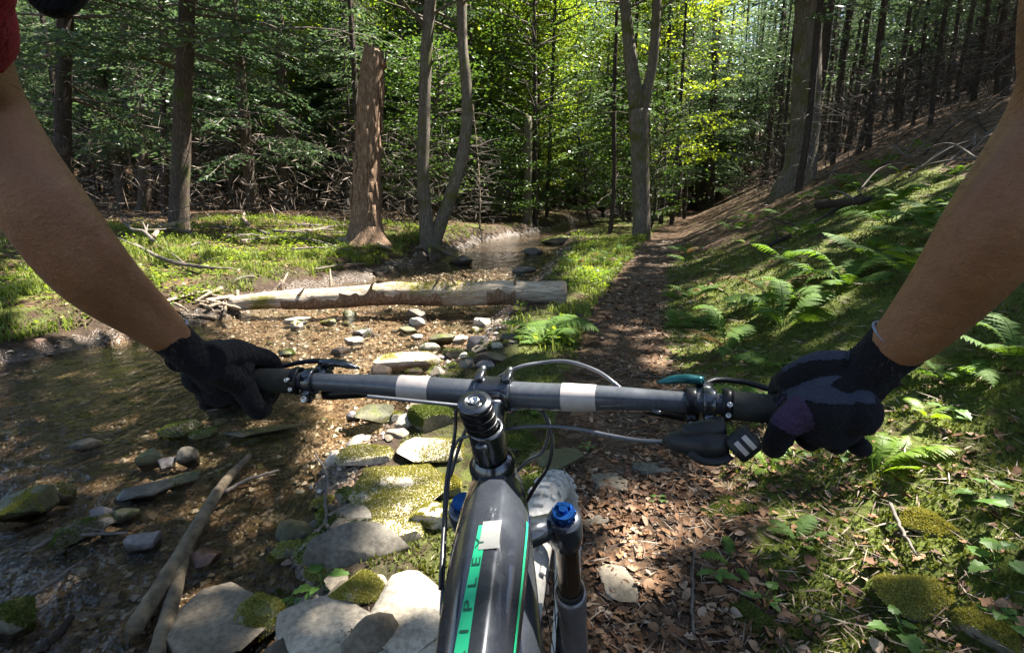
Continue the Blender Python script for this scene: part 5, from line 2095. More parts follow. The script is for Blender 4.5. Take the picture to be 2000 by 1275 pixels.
M_DECAL = m_simple("silver_decal", (.46, .41, .38), .42, .1, .5, 0, .12, 70)
M_GREEN = m_simple("green_sticker", (.02, .42, .20), .4, 0, .5, .2, .06, 40)
M_INK = m_simple("dark_green_ink", (.010, .07, .045), .5, 0, .4, 0, .1, 40)
M_PALE = m_simple("glare_pale_sticker", (.30, .30, .28), .4, 0, .5, .2, .08, 40)  # sun glare is painted into this sticker's pale colour
M_CABLE = m_simple("cable_housing", (.10, .105, .12), .3, .2, .5, .3, .15, 60)
M_CABLE2 = m_simple("black_cable", (.015, .015, .016), .35, 0, .5, .2, .15, 60)


def m_tyre():
    t = NT("dusty_tyre")
    v = t.pos(1.0, obj=True)
    d = t.ramp(t.noise(22, 5, .65, v), [(.30, (.24, .23, .21)), (.6, (.52, .50, .46))])
    return t.done(t.bsdf(d, .85, 0, t.bump(t.noise(160, 3, .6, v), .4, .002), .25))


M_TYRE = m_tyre()
HUBW = HUB + NA * .020

bike = bpy.data.objects.new("mountain_bike", None)
col.objects.link(bike)
bike.matrix_world = Matrix(np.vstack([np.column_stack([RB, TB]), [0, 0, 0, 1]]).tolist())
bike["label"], bike["category"] = "dark grey mountain bike with a black handlebar, green lettering on the top tube and a dusty front tyre", "bicycle"
bike["label"] = "dark grey mountain bike with green lettering on its top tube ridden along the path"


def bp(name, mb, mat, parent=None, st=True, smooth=True, label=None):
    if st:
        mb.v = [steer(v) for v in mb.v]
    return obj(name, mb.mesh(name, smooth), mat, parent or bike, label=label)


# front wheel
wheel_mb = MB()
for k in range(0, 1):
    wheel_mb.add(*lathe([(-.013, .318), (-.015, .310), (-.012, .300), (0, .292), (.012, .300), (.015, .310), (.013, .318), (0, .312), (-.013, .318)], HUBW, EX, 64))
wheel = bp("front_wheel", wheel_mb, M_BLACK)
ty = MB()
aa = np.linspace(-2.5, 2.5, 15)
ty.add(*lathe([(.0325 * math.sin(a), .3385 + .0315 * math.cos(a)) for a in aa], HUBW, EX, 96))
for k in range(72):
    th = 2 * math.pi * k / 72
    rows = ((-.0075, .0), (.0075, .0)) if k % 2 == 0 else ((-.0035, 0), (.0035, 0))
    for lat, _ in rows + (((-.020, .6), (.020, -.6)) if k % 2 == 0 else ((-.029, .95), (.029, -.95))):
        phi = lat / .0315
        rr = .3385 + .0315 * math.cos(phi)
        rad = np.array([0, math.cos(th), math.sin(th)])
        tan = np.array([0, -math.sin(th), math.cos(th)])
        nrm = unit(rad * math.cos(phi) + EX * math.sin(phi))
        lt = np.cross(nrm, tan)
        c = HUBW + rad * rr + EX * .0325 * math.sin(phi) + nrm * .0012
        ty.add(*boxv(c, (.0052, .0064, .0042), np.stack([lt, tan, nrm], 1), .0012))
bp("tyre", ty, M_TYRE, wheel, smooth=False)
bp("hub", MB().add(*lathe([(-.055, .004), (-.055, .012), (-.03, .028), (-.026, .012), (.026, .012), (.03, .026), (.05, .012), (.05, .004)], HUBW, EX, 24)), M_BLACK, wheel)
bp("brake_rotor", MB().add(*lathe([(-.036, .060), (-.036, .088), (-.038, .088), (-.038, .060), (-.036, .060)], HUBW, EX, 48)), M_STEEL, wheel)
for k in range(28):
    th = 2 * math.pi * k / 28
    sd = -1 if k % 2 else 1
    a = HUBW + EX * sd * .028 + .024 * np.array([0, math.cos(th + .5 * sd), math.sin(th + .5 * sd)])
    b = HUBW + .3 * np.array([0, math.cos(th), math.sin(th)])
    bp("spoke", MB().add(*tube([a, b], .001, 5)), M_BLACK, wheel)

# fork
LEGN = .043
leg = lambda s, sx: AX(s) + NA * LEGN + EX * sx
fk = MB()
fk.add(*lathe([(0, .012), (0, .026), (.03, .030), (.045, .026), (.045, .014)], AX(.480), UA, 24))
for sd in (-1, 1):
    fk.add(*lathe([(-.012, .017), (-.014, .023), (0, .0245), (.03, .0245), (.036, .022), (.036, .010)], leg(.477, sd * .071), UA, 24))
    P = crom([AX(.503) + NA * .006, AX(.505) + NA * .022 + EX * sd * .032, leg(.491, sd * .052), leg(.486, sd * .062)], 5)
    fk.add(*tube(P, np.interp(np.linspace(0, 1, len(P)), [0, .5, 1], [.026, .021, .021]), 14, squash=.8))
fork_o = bp("fork", fk, M_FRAME)
for sd in (-1, 1):
    bp("stanchion", MB().add(*lathe([(0, .0172), (.22, .0172)], leg(.26, sd * .071), UA, 28)), M_STANCH, fork_o)
    bp("lower_leg", MB().add(*lathe([(-.02, .012), (-.02, .019), (.10, .0215), (.26, .0225), (.305, .0235), (.322, .0248), (.328, .0245), (.330, .0185)], leg(.0, sd * .071), UA, 28)), M_LOWER, fork_o)
    bp("wiper_seal", MB().add(*lathe([(0, .0205), (.008, .0215), (.012, .018)], leg(.329, sd * .071), UA, 28)), M_PLASTIC, fork_o)
    kb = MB()
    kb.add(*lathe([(0, .0150), (.004, .0160), (.012, .0160), (.015, .0145), (.0155, .0)], leg(.513, sd * .071), UA, 24))
    for q in range(10):
        th = 2 * math.pi * q / 10
        d = NA * math.cos(th) + EX * math.sin(th)
        kb.add(*boxv(leg(.520, sd * .071) + d * .0156, (.0016, .0014, .0045), np.stack([np.cross(UA, d), d, UA], 1)))
    if sd > 0:
        kb.add(*boxv(leg(.531, sd * .071) + NA * .006, (.010, .0035, .0025), np.stack([EX, NA, UA], 1), .001))
        kb.add(*lathe([(0, .007), (.005, .006), (.005, 0)], leg(.5285, sd * .071), UA, 14))
    bp("adjuster_knob", kb, M_BLUE, fork_o, smooth=False, label="blue round adjuster knob on the fork crown")
ar = MB()
P = crom([leg(.300, -.071), leg(.345, -.068) + NA * .040, leg(.385, -.04) + NA * .062, leg(.395, 0) + NA * .066, leg(.385, .04) + NA * .062, leg(.345, .068) + NA * .040, leg(.300, .071)], 5)
ar.add(*tube(P, .014, 12, squash=.7))
bp("fork_arch", ar, M_LOWER, fork_o)

# frame
yh = AX(.60)[1]
top0 = AX(.635)


def loft(sections):
    """sections of (centre, width, height) joined into a bevelled tube"""
    k = []
    for c, w, h, tb in sections:
        w2, h2 = w / 2, h / 2
        pr = np.array([(-.30, 1), (.30, 1), (.42, .93), (.80, .52), (.97, .20), (1, -.25), (.85, -.75), (.5, -1), (-.5, -1), (-.85, -.75), (-1, -.25), (-.97, .20), (-.80, .52), (-.42, .93)])
        k.append(np.array(c) + pr[:, :1] * w2 * EX + pr[:, 1:] * h2 * np.array(tb))
    k = np.array(k)
    m, n = k.shape[:2]
    i, j = np.meshgrid(np.arange(m - 1), np.arange(n), indexing='ij')
    i, j = i.ravel(), j.ravel()
    j2 = (j + 1) % n
    Vl = np.concatenate([k.reshape(-1, 3), k[:1].mean(1), k[-1:].mean(1)])
    jj_ = np.arange(n)
    T = np.concatenate([np.stack([(jj_ + 1) % n, jj_, np.full(n, m * n)], 1), np.stack([(m - 1) * n + jj_, (m - 1) * n + (jj_ + 1) % n, np.full(n, m * n + 1)], 1)])
    return Vl, np.stack([i * n + j, (i + 1) * n + j, (i + 1) * n + j2, i * n + j2], 1), T


TTB = np.array([-.035, 0, .05, .10, .16, .22, .30, .42, .60, .78])
TTW = np.array([.050, .066, .078, .080, .076, .070, .062, .054, .046, .042])
TTH = np.array([.060, .070, .074, .072, .066, .060, .054, .048, .044, .040])
TTZ = np.array([.004, .004, .0, -.006, -.015, -.026, -.042, -.066, -.10, -.135])


def tt_c(b):
    return np.array([-.065 * max(b - .06, 0), top0[1] - b, top0[2] - .018 + np.interp(b, TTB, TTZ)])


bq = np.unique(np.concatenate([TTB, np.linspace(0, .5, 26)]))
secs = [(tt_c(b), np.interp(b, TTB, TTW), np.interp(b, TTB, TTH), (0, .12, .99)) for b in bq]
tt = bp("top_tube", MB().add(*loft(secs)), M_FRAME, st=False)


def tt_top(b, x, lift=.0006):
    c = tt_c(b)
    h = np.interp(b, TTB, TTH) / 2
    return c + np.array([x, .12 * h, .99 * h + lift])


def strip(stations, lift, n=20):
    """a flat sticker on top of the tube: (b, x of left edge, x of right edge)"""
    S = np.array(stations)
    t = np.linspace(0, len(S) - 1, n)
    B = np.stack([np.interp(t, np.arange(len(S)), S[:, q]) for q in range(3)], 1)
    Vs = np.array([[tt_top(b, x0, lift), tt_top(b, x1, lift)] for b, x0, x1 in B]).reshape(-1, 3)
    i = np.arange(n - 1) * 2
    return MB().add(Vs, np.stack([i, i + 2, i + 3, i + 1], 1))


STRB = np.array([(.120, -.0060, .0030), (.20, -.0095, .0005), (.30, -.0125, -.0005)])
bp("sticker", strip(STRB, .0006), M_GREEN, tt, st=False)
bp("sticker", strip([(.116, -.0020, .0170), (.152, -.0030, .0165)], .0011, 6), M_PALE, tt, st=False, label="small pale rectangular sticker with sun glare in its colour")
for k, ch in enumerate("RIPLEY"):
    cu = bpy.data.curves.new("letter", 'FONT')
    cu.body = ch
    cu.size = 1.0
    cu.align_x = 'CENTER'
    tmp = bpy.data.objects.new("tmp", cu)
    col.objects.link(tmp)
    me = bpy.data.meshes.new_from_object(tmp.evaluated_get(bpy.context.evaluated_depsgraph_get()))
    bpy.data.objects.remove(tmp)
    co = np.zeros(len(me.vertices) * 3)
    me.vertices.foreach_get("co", co)
    co = co.reshape(-1, 3)
    b0 = .256 - .0225 * k
    xm = np.interp(b0, STRB[:, 0], (STRB[:, 1] + STRB[:, 2]) / 2)
    # letter width runs up the tube, letter tops point left
    out = np.array([tt_top(b0 - p[0] * .0235, xm - (p[1] - .35) * .0112, .0014) for p in co])
    me.vertices.foreach_set("co", out.ravel().astype(np.float32))
    me.update()
    obj("letter", me, M_INK, tt)
# down tube and its green line
dt0, dt1 = AX(.585) - NA * .01, np.array([0, AX(.6)[1] - .66, .36])
secs = []
for t in np.linspace(0, 1, 12):
    c = dt0 * (1 - t) + dt1 * t
    d = unit(dt1 - dt0)
    up = unit(np.cross(EX, d))
    up = up if up[2] > 0 else -up
    secs.append((c, .070 + .016 * math.sin(min(1, t * 2) * math.pi) * .5 + .012 * t, .076 - .008 * t, up))
dt = bp("down_tube", MB().add(*loft(secs)), M_FRAME, st=False)


def side_strip():
    Vs = []
    for b in np.linspace(.085, .45, 24):
        c = tt_c(b)
        w, h = np.interp(b, TTB, TTW) / 2, np.interp(b, TTB, TTH) / 2
        for fx, fz in ((.925, .31), (.962, .23)):
            Vs.append(c + np.array([fx * w + .0012, .12 * h * fz, fz * h]))
    i = np.arange(23) * 2
    return MB().add(Vs, np.stack([i, i + 2, i + 3, i + 1], 1))


bp("pinstripe", side_strip(), M_GREEN, tt, st=False)
ht = bp("head_tube", MB().add(*lathe([(0, .020), (0, .0285), (.02, .0275), (.06, .0262), (.092, .0275), (.100, .0270), (.100, .018)], AX(.553), UA, 32)).add(*lathe([(0, .02), (0, .0275), (.03, .0285)], AX(.523), UA, 32)), M_FRAME, st=False)
bp("headset_ring", MB().add(*lathe([(0, .020), (0, .0272), (.004, .0282), (.009, .0272), (.015, .0235), (.019, .0195)], AX(.6535), UA, 40)), M_POLISH, ht)
bp("seat_tube", MB().add(*tube([dt1 + [0, -.02, -.02], [0, tt_c(.74)[1], tt_c(.74)[2] + .05]], .018, 16)), M_FRAME, st=False)

# stem
st_c = AX(.698)
bar_c = AX(.725) + NA * .05
sm = MB()
sm.add(*lathe([(-.022, .0165), (-.022, .0195), (-.018, .0205), (.018, .0205), (.022, .0195), (.022, .0165)], st_c, UA, 32))
P = np.array([st_c + NA * .008, st_c * .55 + bar_c * .45, bar_c - NA * .012])
sm.add(*tube(crom(P, 5), np.interp(np.linspace(0, 1, 11), [0, .5, 1], [.0205, .0175, .0195]), 14, squash=.95))
sm.add(*lathe([(-.0215, .0162), (-.0215, .0205), (-.018, .0215), (-.008, .0205), (.008, .0205), (.018, .0215), (.0215, .0205), (.0215, .0162)], bar_c, EX, 32))
sm.add(*boxv(st_c - NA * .021, (.007, .006, .017), np.stack([EX, NA, UA], 1), .002))
stem = bp("stem", sm, M_POLISH)
for k in range(3):
    bp("spacer", MB().add(*lathe([(.0002, .0175), (.0004, .0184), (.0010, .0188), (.0090, .0188), (.0096, .0184), (.0098, .0175)], AX(.7205 + .0100 * k) - EX * .004 * (1 + k * .4), UA, 32)), M_BLACK, stem)
cap = bp("top_cap", MB().add(*lathe([(0, .0165), (0, .0186), (.004, .0192), (.0065, .0180), (.0062, .0160), (.0078, .0150), (.0078, .0085), (.0055, .0080), (.0055, 0)], AX(.751) - EX * .0075, UA, 40)), M_POLISH, stem)
bp("cap_bolt", MB().add(*lathe([(.0054, .0062), (.0092, .0062), (.0098, .0052), (.0088, .0028), (.0070, .0026), (.0070, 0)], AX(.751) - EX * .0075, UA, 6)), M_STEEL, stem)
for sd in (-1, 1):
    for q in (-1, 1):
        fp = MB()
        c = bar_c + EX * sd * .0165 + NA * (.006 if q > 0 else .004) + UA * q * .0215
        fp.add(*boxv(c, (.0048, .0105, .0048), np.stack([EX, NA, UA], 1), .0014))
        bp("clamp_lug", fp, M_POLISH, stem)
for sd in (-1, 1):
    for q in (-1, 1):
        bp("bolt", MB().add(*lathe([(0, .0036), (.005, .0036), (.006, .003), (.004, .0018), (.004, 0)], bar_c + EX * sd * .0165 + NA * .016 + UA * q * .0215, NA, 12)), M_STEEL, stem)


# handlebar
def bar_pt(t):
    """point on the bar, t metres out from its middle (negative = left)"""
    a = abs(t)
    back = np.interp(a, [0, .06, .25, .39], [0, 0, .005, .018])
    up = np.interp(a, [0, .06, .14, .25, .39], [0, 0, .005, .008, .011])
    return bar_c + EX * t - NA * back + UA * up


ts = np.linspace(-.385, .385, 61)
hb = bp("handlebar", MB().add(*tube([bar_pt(t) for t in ts], np.interp(np.abs(ts), [0, .085, .20, .385], [.0159, .0159, .0115, .0111]), 28)), M_CARBON)
for sd in (-1, 1):
    tt_ = np.linspace(.081, .120, 6) * sd
    bp("decal_band", MB().add(*tube([bar_pt(t) for t in tt_], np.interp(np.abs(tt_), [0, .085, .20, .385], [.0159, .0159, .0115, .0111]) + .0005, 28, False)), M_DECAL, hb)


def along(t):
    return unit(bar_pt(t + .01) - bar_pt(t - .01))


def ring(t, w, r, n=28):
    d = along(t)
    return lathe([(-w, r * .8), (-w, r * .96), (-w * .7, r), (w * .7, r), (w, r * .96), (w, r * .8)], bar_pt(t), d, n)


for sd in (-1, 1):
    gm = MB()
    prof = [(0.0, .0125)]
    for k in range(46):
        prof += [(.0028 * k, .0162 if k % 2 else .0149)]
    prof += [(.129, .0165), (.132, .0150), (.132, 0)]
    gm.add(*lathe(prof, bar_pt(sd * .262), along(sd * .32) * sd, 28))
    g = bp("grip", gm, M_RUBBER)
    lr = MB().add(*ring(sd * .2575, .0045, .0182))
    bp("lock_ring", lr, M_BLACK, g)
    for q in (-.006, .009):
        bp("bolt", MB().add(*lathe([(0, .0030), (.004, .0030), (.005, .0022), (.003, .0015), (.003, 0)], bar_pt(sd * .2575) - NA * .0160 + UA * (.006 + q), -NA * .8 + UA * .6, 12)), M_STEEL, g)
    # brake lever
    bl = MB().add(*ring(sd * .240, .0065, .0172)).add(*boxv(bar_pt(sd * .240) - NA * .014 - UA * .010, (.006, .008, .009), np.stack([EX, NA, UA], 1), .002))
    bl.add(*boxv(bar_pt(sd * .236) + NA * .020 - UA * .004, (.010, .012, .010), np.stack([EX, NA, UA], 1), .003))
    lev = bp("brake_lever", bl, M_POLISH)
    bp("bolt", MB().add(*lathe([(0, .0044), (.004, .0044), (.005, .0036), (.0025, .0024), (.0025, 0)], bar_pt(sd * .240) - NA * .021 - UA * .010, -NA * .9 + UA * .45, 14)), M_STEEL, lev)
    mc = MB()
    a, b = bar_pt(sd * .232) - UA * .024 + NA * .004, bar_pt(sd * .165) - UA * .022 + NA * .012
    mc.add(*tube([a, a * .8 + b * .2, a * .2 + b * .8, b], [.0075, .0085, .0075, .0050], 14))
    bp("master_cylinder", mc, M_BLACK, lev)
    rs = MB()
    a, b = bar_pt(sd * .236) + NA * .026 + UA * .010, bar_pt(sd * .186) + NA * .028 + UA * .002
    rs.add(*tube(crom([a, a * .5 + b * .5 + UA * .004, b], 5), np.interp(np.linspace(0, 1, 11), [0, .3, .7, 1], [.006, .007, .006, .002]), 14, squash=.8))
    bp("reservoir", rs, M_TEAL if sd > 0 else M_POLISH, lev)
    bd = MB()
    P = crom([bar_pt(sd * .232) + NA * .034 - UA * .006, bar_pt(sd * .252) + NA * .055 - UA * .012, bar_pt(sd * .285) + NA * .060 - UA * .016, bar_pt(sd * .318) + NA * .052 - UA * .018, bar_pt(sd * .330) + NA * .058 - UA * .018], 5)
    bd.add(*tube(P, .0055, 10, squash=.6))
    bp("lever_blade", bd, M_BLACK, lev)
# shifter below the right end of the bar
sh = MB()
sh.add(*ring(.2215, .0055, .0168)).add(*boxv(bar_pt(.2215) - NA * .015 - UA * .012, (.0052, .007, .010), np.stack([EX, NA, UA], 1), .002))


def wp(px, py, d):
    return np.linalg.solve(np.eye(3), to_bike(W3(px, py, d)))


shx = MB()
sx_, d0 = .53, .525
body = [wp(1298, 858, .545), wp(1330, 862, .535), wp(1375, 866, .525), wp(1420, 866, .52)]
shx.add(*tube(crom(body, 5), np.interp(np.linspace(0, 1, 16), [0, .25, .7, 1], [.006, .012, .018, .013]), 14, squash=.85))
shx.add(*tube(crom([wp(1335, 845, .53), wp(1375, 840, .525), wp(1412, 836, .525)], 5), np.interp(np.linspace(0, 1, 11), [0, .5, 1], [.008, .010, .009]), 12))
shx.add(*tube(crom([wp(1350, 880, .52), wp(1372, 896, .515), wp(1405, 898, .512), wp(1425, 888, .512)], 5), np.linspace(.008, .006, 16), 10, squash=.6))
shx.add(*tube([wp(1400, 815, .53), wp(1402, 850, .525)], .007, 10))
sh_o = bp("shifter", sh, M_BLACK)
bp("bolt", MB().add(*lathe([(0, .0042), (.004, .0042), (.005, .0034), (.0025, .0022), (.0025, 0)], bar_pt(.2215) - NA * .021 - UA * .012, -NA * .9 + UA * .45, 14)), M_STEEL, sh_o)
obj("shifter_pod", shx.mesh("shifter_pod"), M_PLASTIC, sh_o)
pc0, pc1 = wp(1432, 882, .51), wp(1474, 848, .505)
pd_ = unit(pc1 - pc0)
obj("thumb_paddle", MB().add(*lathe([(0, 0), (0, .012), (.003, .0135), (.020, .0135), (.024, .011), (.024, 0)], pc0, pd_, 24)).mesh("thumb_paddle"), M_PLASTIC, sh_o)
for q in (.006, .0145):
    pv = []
    bn = unit(np.cross(pd_, to_bike(W3(1450, 870, .3)) - to_bike(W3(1450, 870, .6))))
    fr_ = unit(np.cross(bn, pd_))
    for a in np.linspace(-.35, .75, 7):
        for w in (0, .0045):
            pv.append(pc0 + pd_ * (q + w) + .0139 * (fr_ * math.cos(a) + bn * math.sin(a)))
    i = np.arange(6) * 2
    obj("paddle_stripe", MB().add(pv, np.stack([i, i + 2, i + 3, i + 1], 1)).mesh("paddle_stripe"), M_DECAL, sh_o)


# hoses and cables
def hose(name, stations, r, mat, label=None):
    P = crom([wp(*s) for s in stations], 8)
    return obj(name, MB().add(*tube(P, r, 10)).mesh(name), mat, bike, label=label)


hose("brake_hose", [(1290, 806, .60), (1250, 790, .625), (1205, 752, .63), (1165, 724, .645), (1110, 706, .66), (1060, 708, .67), (1005, 720, .665), (950, 760, .68), (905, 850, .70), (880, 930, .72)], .0022, M_CABLE)
hose("brake_hose", [(718, 774, .627), (740, 776, .625), (820, 784, .63), (900, 792, .64), (985, 800, .65), (1040, 795, .66), (1072, 825, .66), (1060, 880, .67), (1030, 900, .69), (1005, 925, .71)], .0022, M_CABLE)
hose("shift_cable", [(1300, 862, .55), (1250, 860, .57), (1190, 850, .60), (1120, 836, .63), (1050, 832, .65), (985, 838, .66), (920, 850, .68), (888, 870, .69), (874, 960, .66), (867, 1090, .60), (862, 1200, .56)], .0021, M_CABLE)
hose("dropper_cable", [(890, 800, .66), (888, 850, .66), (872, 940, .64), (866, 1040, .60), (860, 1150, .55)], .0022, M_CABLE2)
hose("brake_hose", [(1055, 795, .66), (1078, 850, .655), (1072, 905, .66), (1045, 950, .68), (1025, 985, .70)], .0024, M_CABLE2)

# ------------------------------------------------------------------ the rider
def m_skin():
    t = NT("skin")
    v = t.pos(1.0, obj=True)
    n1 = t.noise(16, 6, .7, v)
    n2 = t.noise(260, 4, .7, v)
    co = t.ramp(t.math('ADD', t.math('MULTIPLY', n1, .7), t.math('MULTIPLY', n2, .3)), [(.3, (.22, .095, .043)), (.52, (.30, .142, .066)), (.72, (.37, .19, .095))])
    h = t.math('ADD', n2, t.math('MULTIPLY', t.noise(70, 4, .65, v), .9))
    p = t.bsdf(co, .46, 0, t.bump(h, .5, .003), .45, sss=.12)
    p.inputs['Subsurface Radius'].default_value = (.01, .004, .002)
    p.inputs['Subsurface Scale'].default_value = .4
    return t.done(p)


def m_cloth(name, c, sc=260, rough=.9):
    t = NT(name)
    v = t.pos(1.0, obj=True)
    w = t.noise(sc, 3, .6, v)
    big = t.noise(14, 4, .6, v)
    co = t.ramp(t.math('ADD', t.math('MULTIPLY', w, .5), t.math('MULTIPLY', big, .5)), [(.3, tuple(x * .6 for x in c)), (.7, tuple(x * 1.35 for x in c))])
    return t.done(t.bsdf(co, rough, 0, t.bump(t.math('ADD', w, t.math('MULTIPLY', t.noise(55, 4, .6, v, 1.5), 2.5)), .7, .004), .25, sheen=.03))


M_SKIN, M_GLOVE, M_JERSEY, M_STRAP = m_skin(), m_cloth("black_glove_fabric", (.0065, .0062, .0085)), m_cloth("red_jersey", (.36, .018, .03)), m_cloth("black_strap", (.008, .008, .009))
M_PANEL = m_cloth("blue_grey_glove_back", (.036, .042, .066))
M_PAD = m_cloth("purple_glove_pad", (.050, .030, .064))
M_CUFF = m_cloth("pale_cuff_edge", (.32, .34, .42))

rider = thing("person", "rider with bare forearms, black gloves and a red sleeve gripping the handlebar", "person", (0, -.12, .02))
RO = np.array([0, -.12, .02])

LA = [(-150, -160, .30, 118), (-98, 0, .37, 124), (-80, 105, .42, 116), (-50, 190, .455, 110), (14, 306, .475, 106), (78, 398, .49, 103), (148, 492, .515, 97), (206, 554, .54, 84), (288, 620, .575, 60), (345, 668, .60, 43), (372, 692, .612, 38)]
RA = [(2210, -240, .24, 165), (2140, -60, .30, 160), (2118, 60, .345, 146), (2100, 160, .38, 128), (2055, 290, .405, 140), (1952, 440, .43, 126), (1868, 552, .465, 100), (1790, 640, .50, 76), (1735, 688, .525, 60), (1708, 712, .535, 54)]


def arm_pts(A):
    P = np.array([W3(a, b, d) for a, b, d, r in A])
    # the picture stretches what lies off its axis: bring the radius back to its true size
    R = []
    for a, b, d, r in A:
        q = math.hypot(a - 1000, b - 637.5) / F
        R.append(.96 * r * d / F * (1 - .24 * min(1.2, q)))
    return P, np.array(R)


body = MB()
for A, sx in ((LA, -1), (RA, 1)):
    P, R = arm_pts(A)
    sh_p = np.array([sx * .19, -.09, CAMH + .10])
    P = np.concatenate([[sh_p], P])
    R = np.concatenate([[.068], R])
    S = crom(np.column_stack([P, R]), 8)
    body.add(*tube(S[:, :3], S[:, 3], 28))
    body.add(*ball(sh_p, .07, 3))
    # tendon and muscle ridges under the skin of the forearm
    for i0, ox, oz, rr in ((6, -sx * .72, .42, .42), (6, -sx * .35, .80, .36)) if sx < 0 else ((5, -.62, .50, .42), (5, -.2, .84, .36)):
        q = np.array([P[i] + R[i] * np.array([ox, -.25, oz]) for i in range(i0, len(P) - 1)])
        body.add(*tube(crom(q, 5), np.interp(np.linspace(0, 1, 5 * (len(q) - 1) + 1), [0, .35, 1], [R[i0] * rr * .7, R[i0] * rr, R[-2] * rr * .8]), 12))
tz = CAMH - .20
body.add(*tube(crom([[0, -.34, tz - .30, .14], [0, -.25, tz - .05, .15], [0, -.18, tz + .18, .165], [0, -.13, tz + .32, .10], [0, -.08, tz + .42, .058]], 6)[:, :3], crom([[.14], [.15], [.165], [.10], [.058]], 6)[:, 0], 28, squash=1.0))
for sx in (-1, 1):
    body.add(*tube([[sx * .19, -.09, CAMH + .10], [0, -.14, CAMH + .08]], [.075, .11], 20))
body.v = [v - RO for v in body.v]
bm_ = remesh(body, "body", .0040, 4)
body_o = obj("body", bm_, M_SKIN, rider)


def arm_hair():
    rg = np.random.default_rng(71)
    n = len(bm_.vertices)
    co, nr = np.zeros(n * 3), np.zeros(n * 3)
    bm_.vertices.foreach_get("co", co)
    bm_.vertices.foreach_get("normal", nr)
    co, nr = co.reshape(-1, 3), nr.reshape(-1, 3)
    k = np.where((co[:, 1] + RO[1] > .22) & (np.abs(co[:, 0]) > .2))[0]
    k = rg.choice(k, 5200)
    P = co[k] + rg.normal(0, .002, (len(k), 3))
    fwd = np.tile([0, .55, -.55], (len(k), 1)) + rg.normal(0, .35, (len(k), 3))
    D = unit(nr[k] * .55 + fwd * .5)
    mb = MB().add(*leaf_quads(P - nr[k] * .001, D, rg.normal(0, 1, (len(k), 3)), rg.uniform(.006, .014, len(k)), np.full(len(k), .00028)))
    obj("arm_hair", mb.mesh("arm_hair", False), m_simple("arm_hair", (.10, .06, .035), .5), rider, kind="stuff")


arm_hair()

# jersey: sleeves end just past the shoulder; torso behind the camera
js = MB()
for A, sx, cut in ((LA, -1, 2.62), (RA, 1, 1.15)):
    P, R = arm_pts(A)
    P = np.concatenate([[np.array([sx * .19, -.09, CAMH + .10])], P])
    R = np.concatenate([[.072], R])
    S = crom(np.column_stack([P, R]), 10)
    S = S[:int(10 * (cut + 0.0)) + 1]
    S[:, 3] = S[:, 3] * 1.06 + .003
    js.add(*tube(S[:, :3], S[:, 3], 32, cap=True))
    js.add(*ball([sx * .19, -.09, CAMH + .10], .083, 3))
    js.add(*tube([[sx * .19, -.09, CAMH + .10], [0, -.14, CAMH + .07]], [.084, .125], 20))
tp = crom([[0, -.36, tz - .34, .155], [0, -.26, tz - .05, .165], [0, -.19, tz + .18, .178], [0, -.14, tz + .30, .12]], 6)
js.add(*tube(tp[:, :3], tp[:, 3], 28))
js.v = [v - RO for v in js.v]
obj("jersey", remesh(js, "jersey", .006, 4), M_JERSEY, rider, label="red short sleeved jersey")
stp = crom([W3(20, -130, .30), W3(70, -40, .31), W3(105, 6, .315), W3(150, -30, .315), W3(190, -120, .31)], 6) - RO
obj("strap", MB().add(*tube(stp, .0115, 14, squash=.7)).mesh("strap"), M_STRAP, rider, label="black strap hanging by the red sleeve")


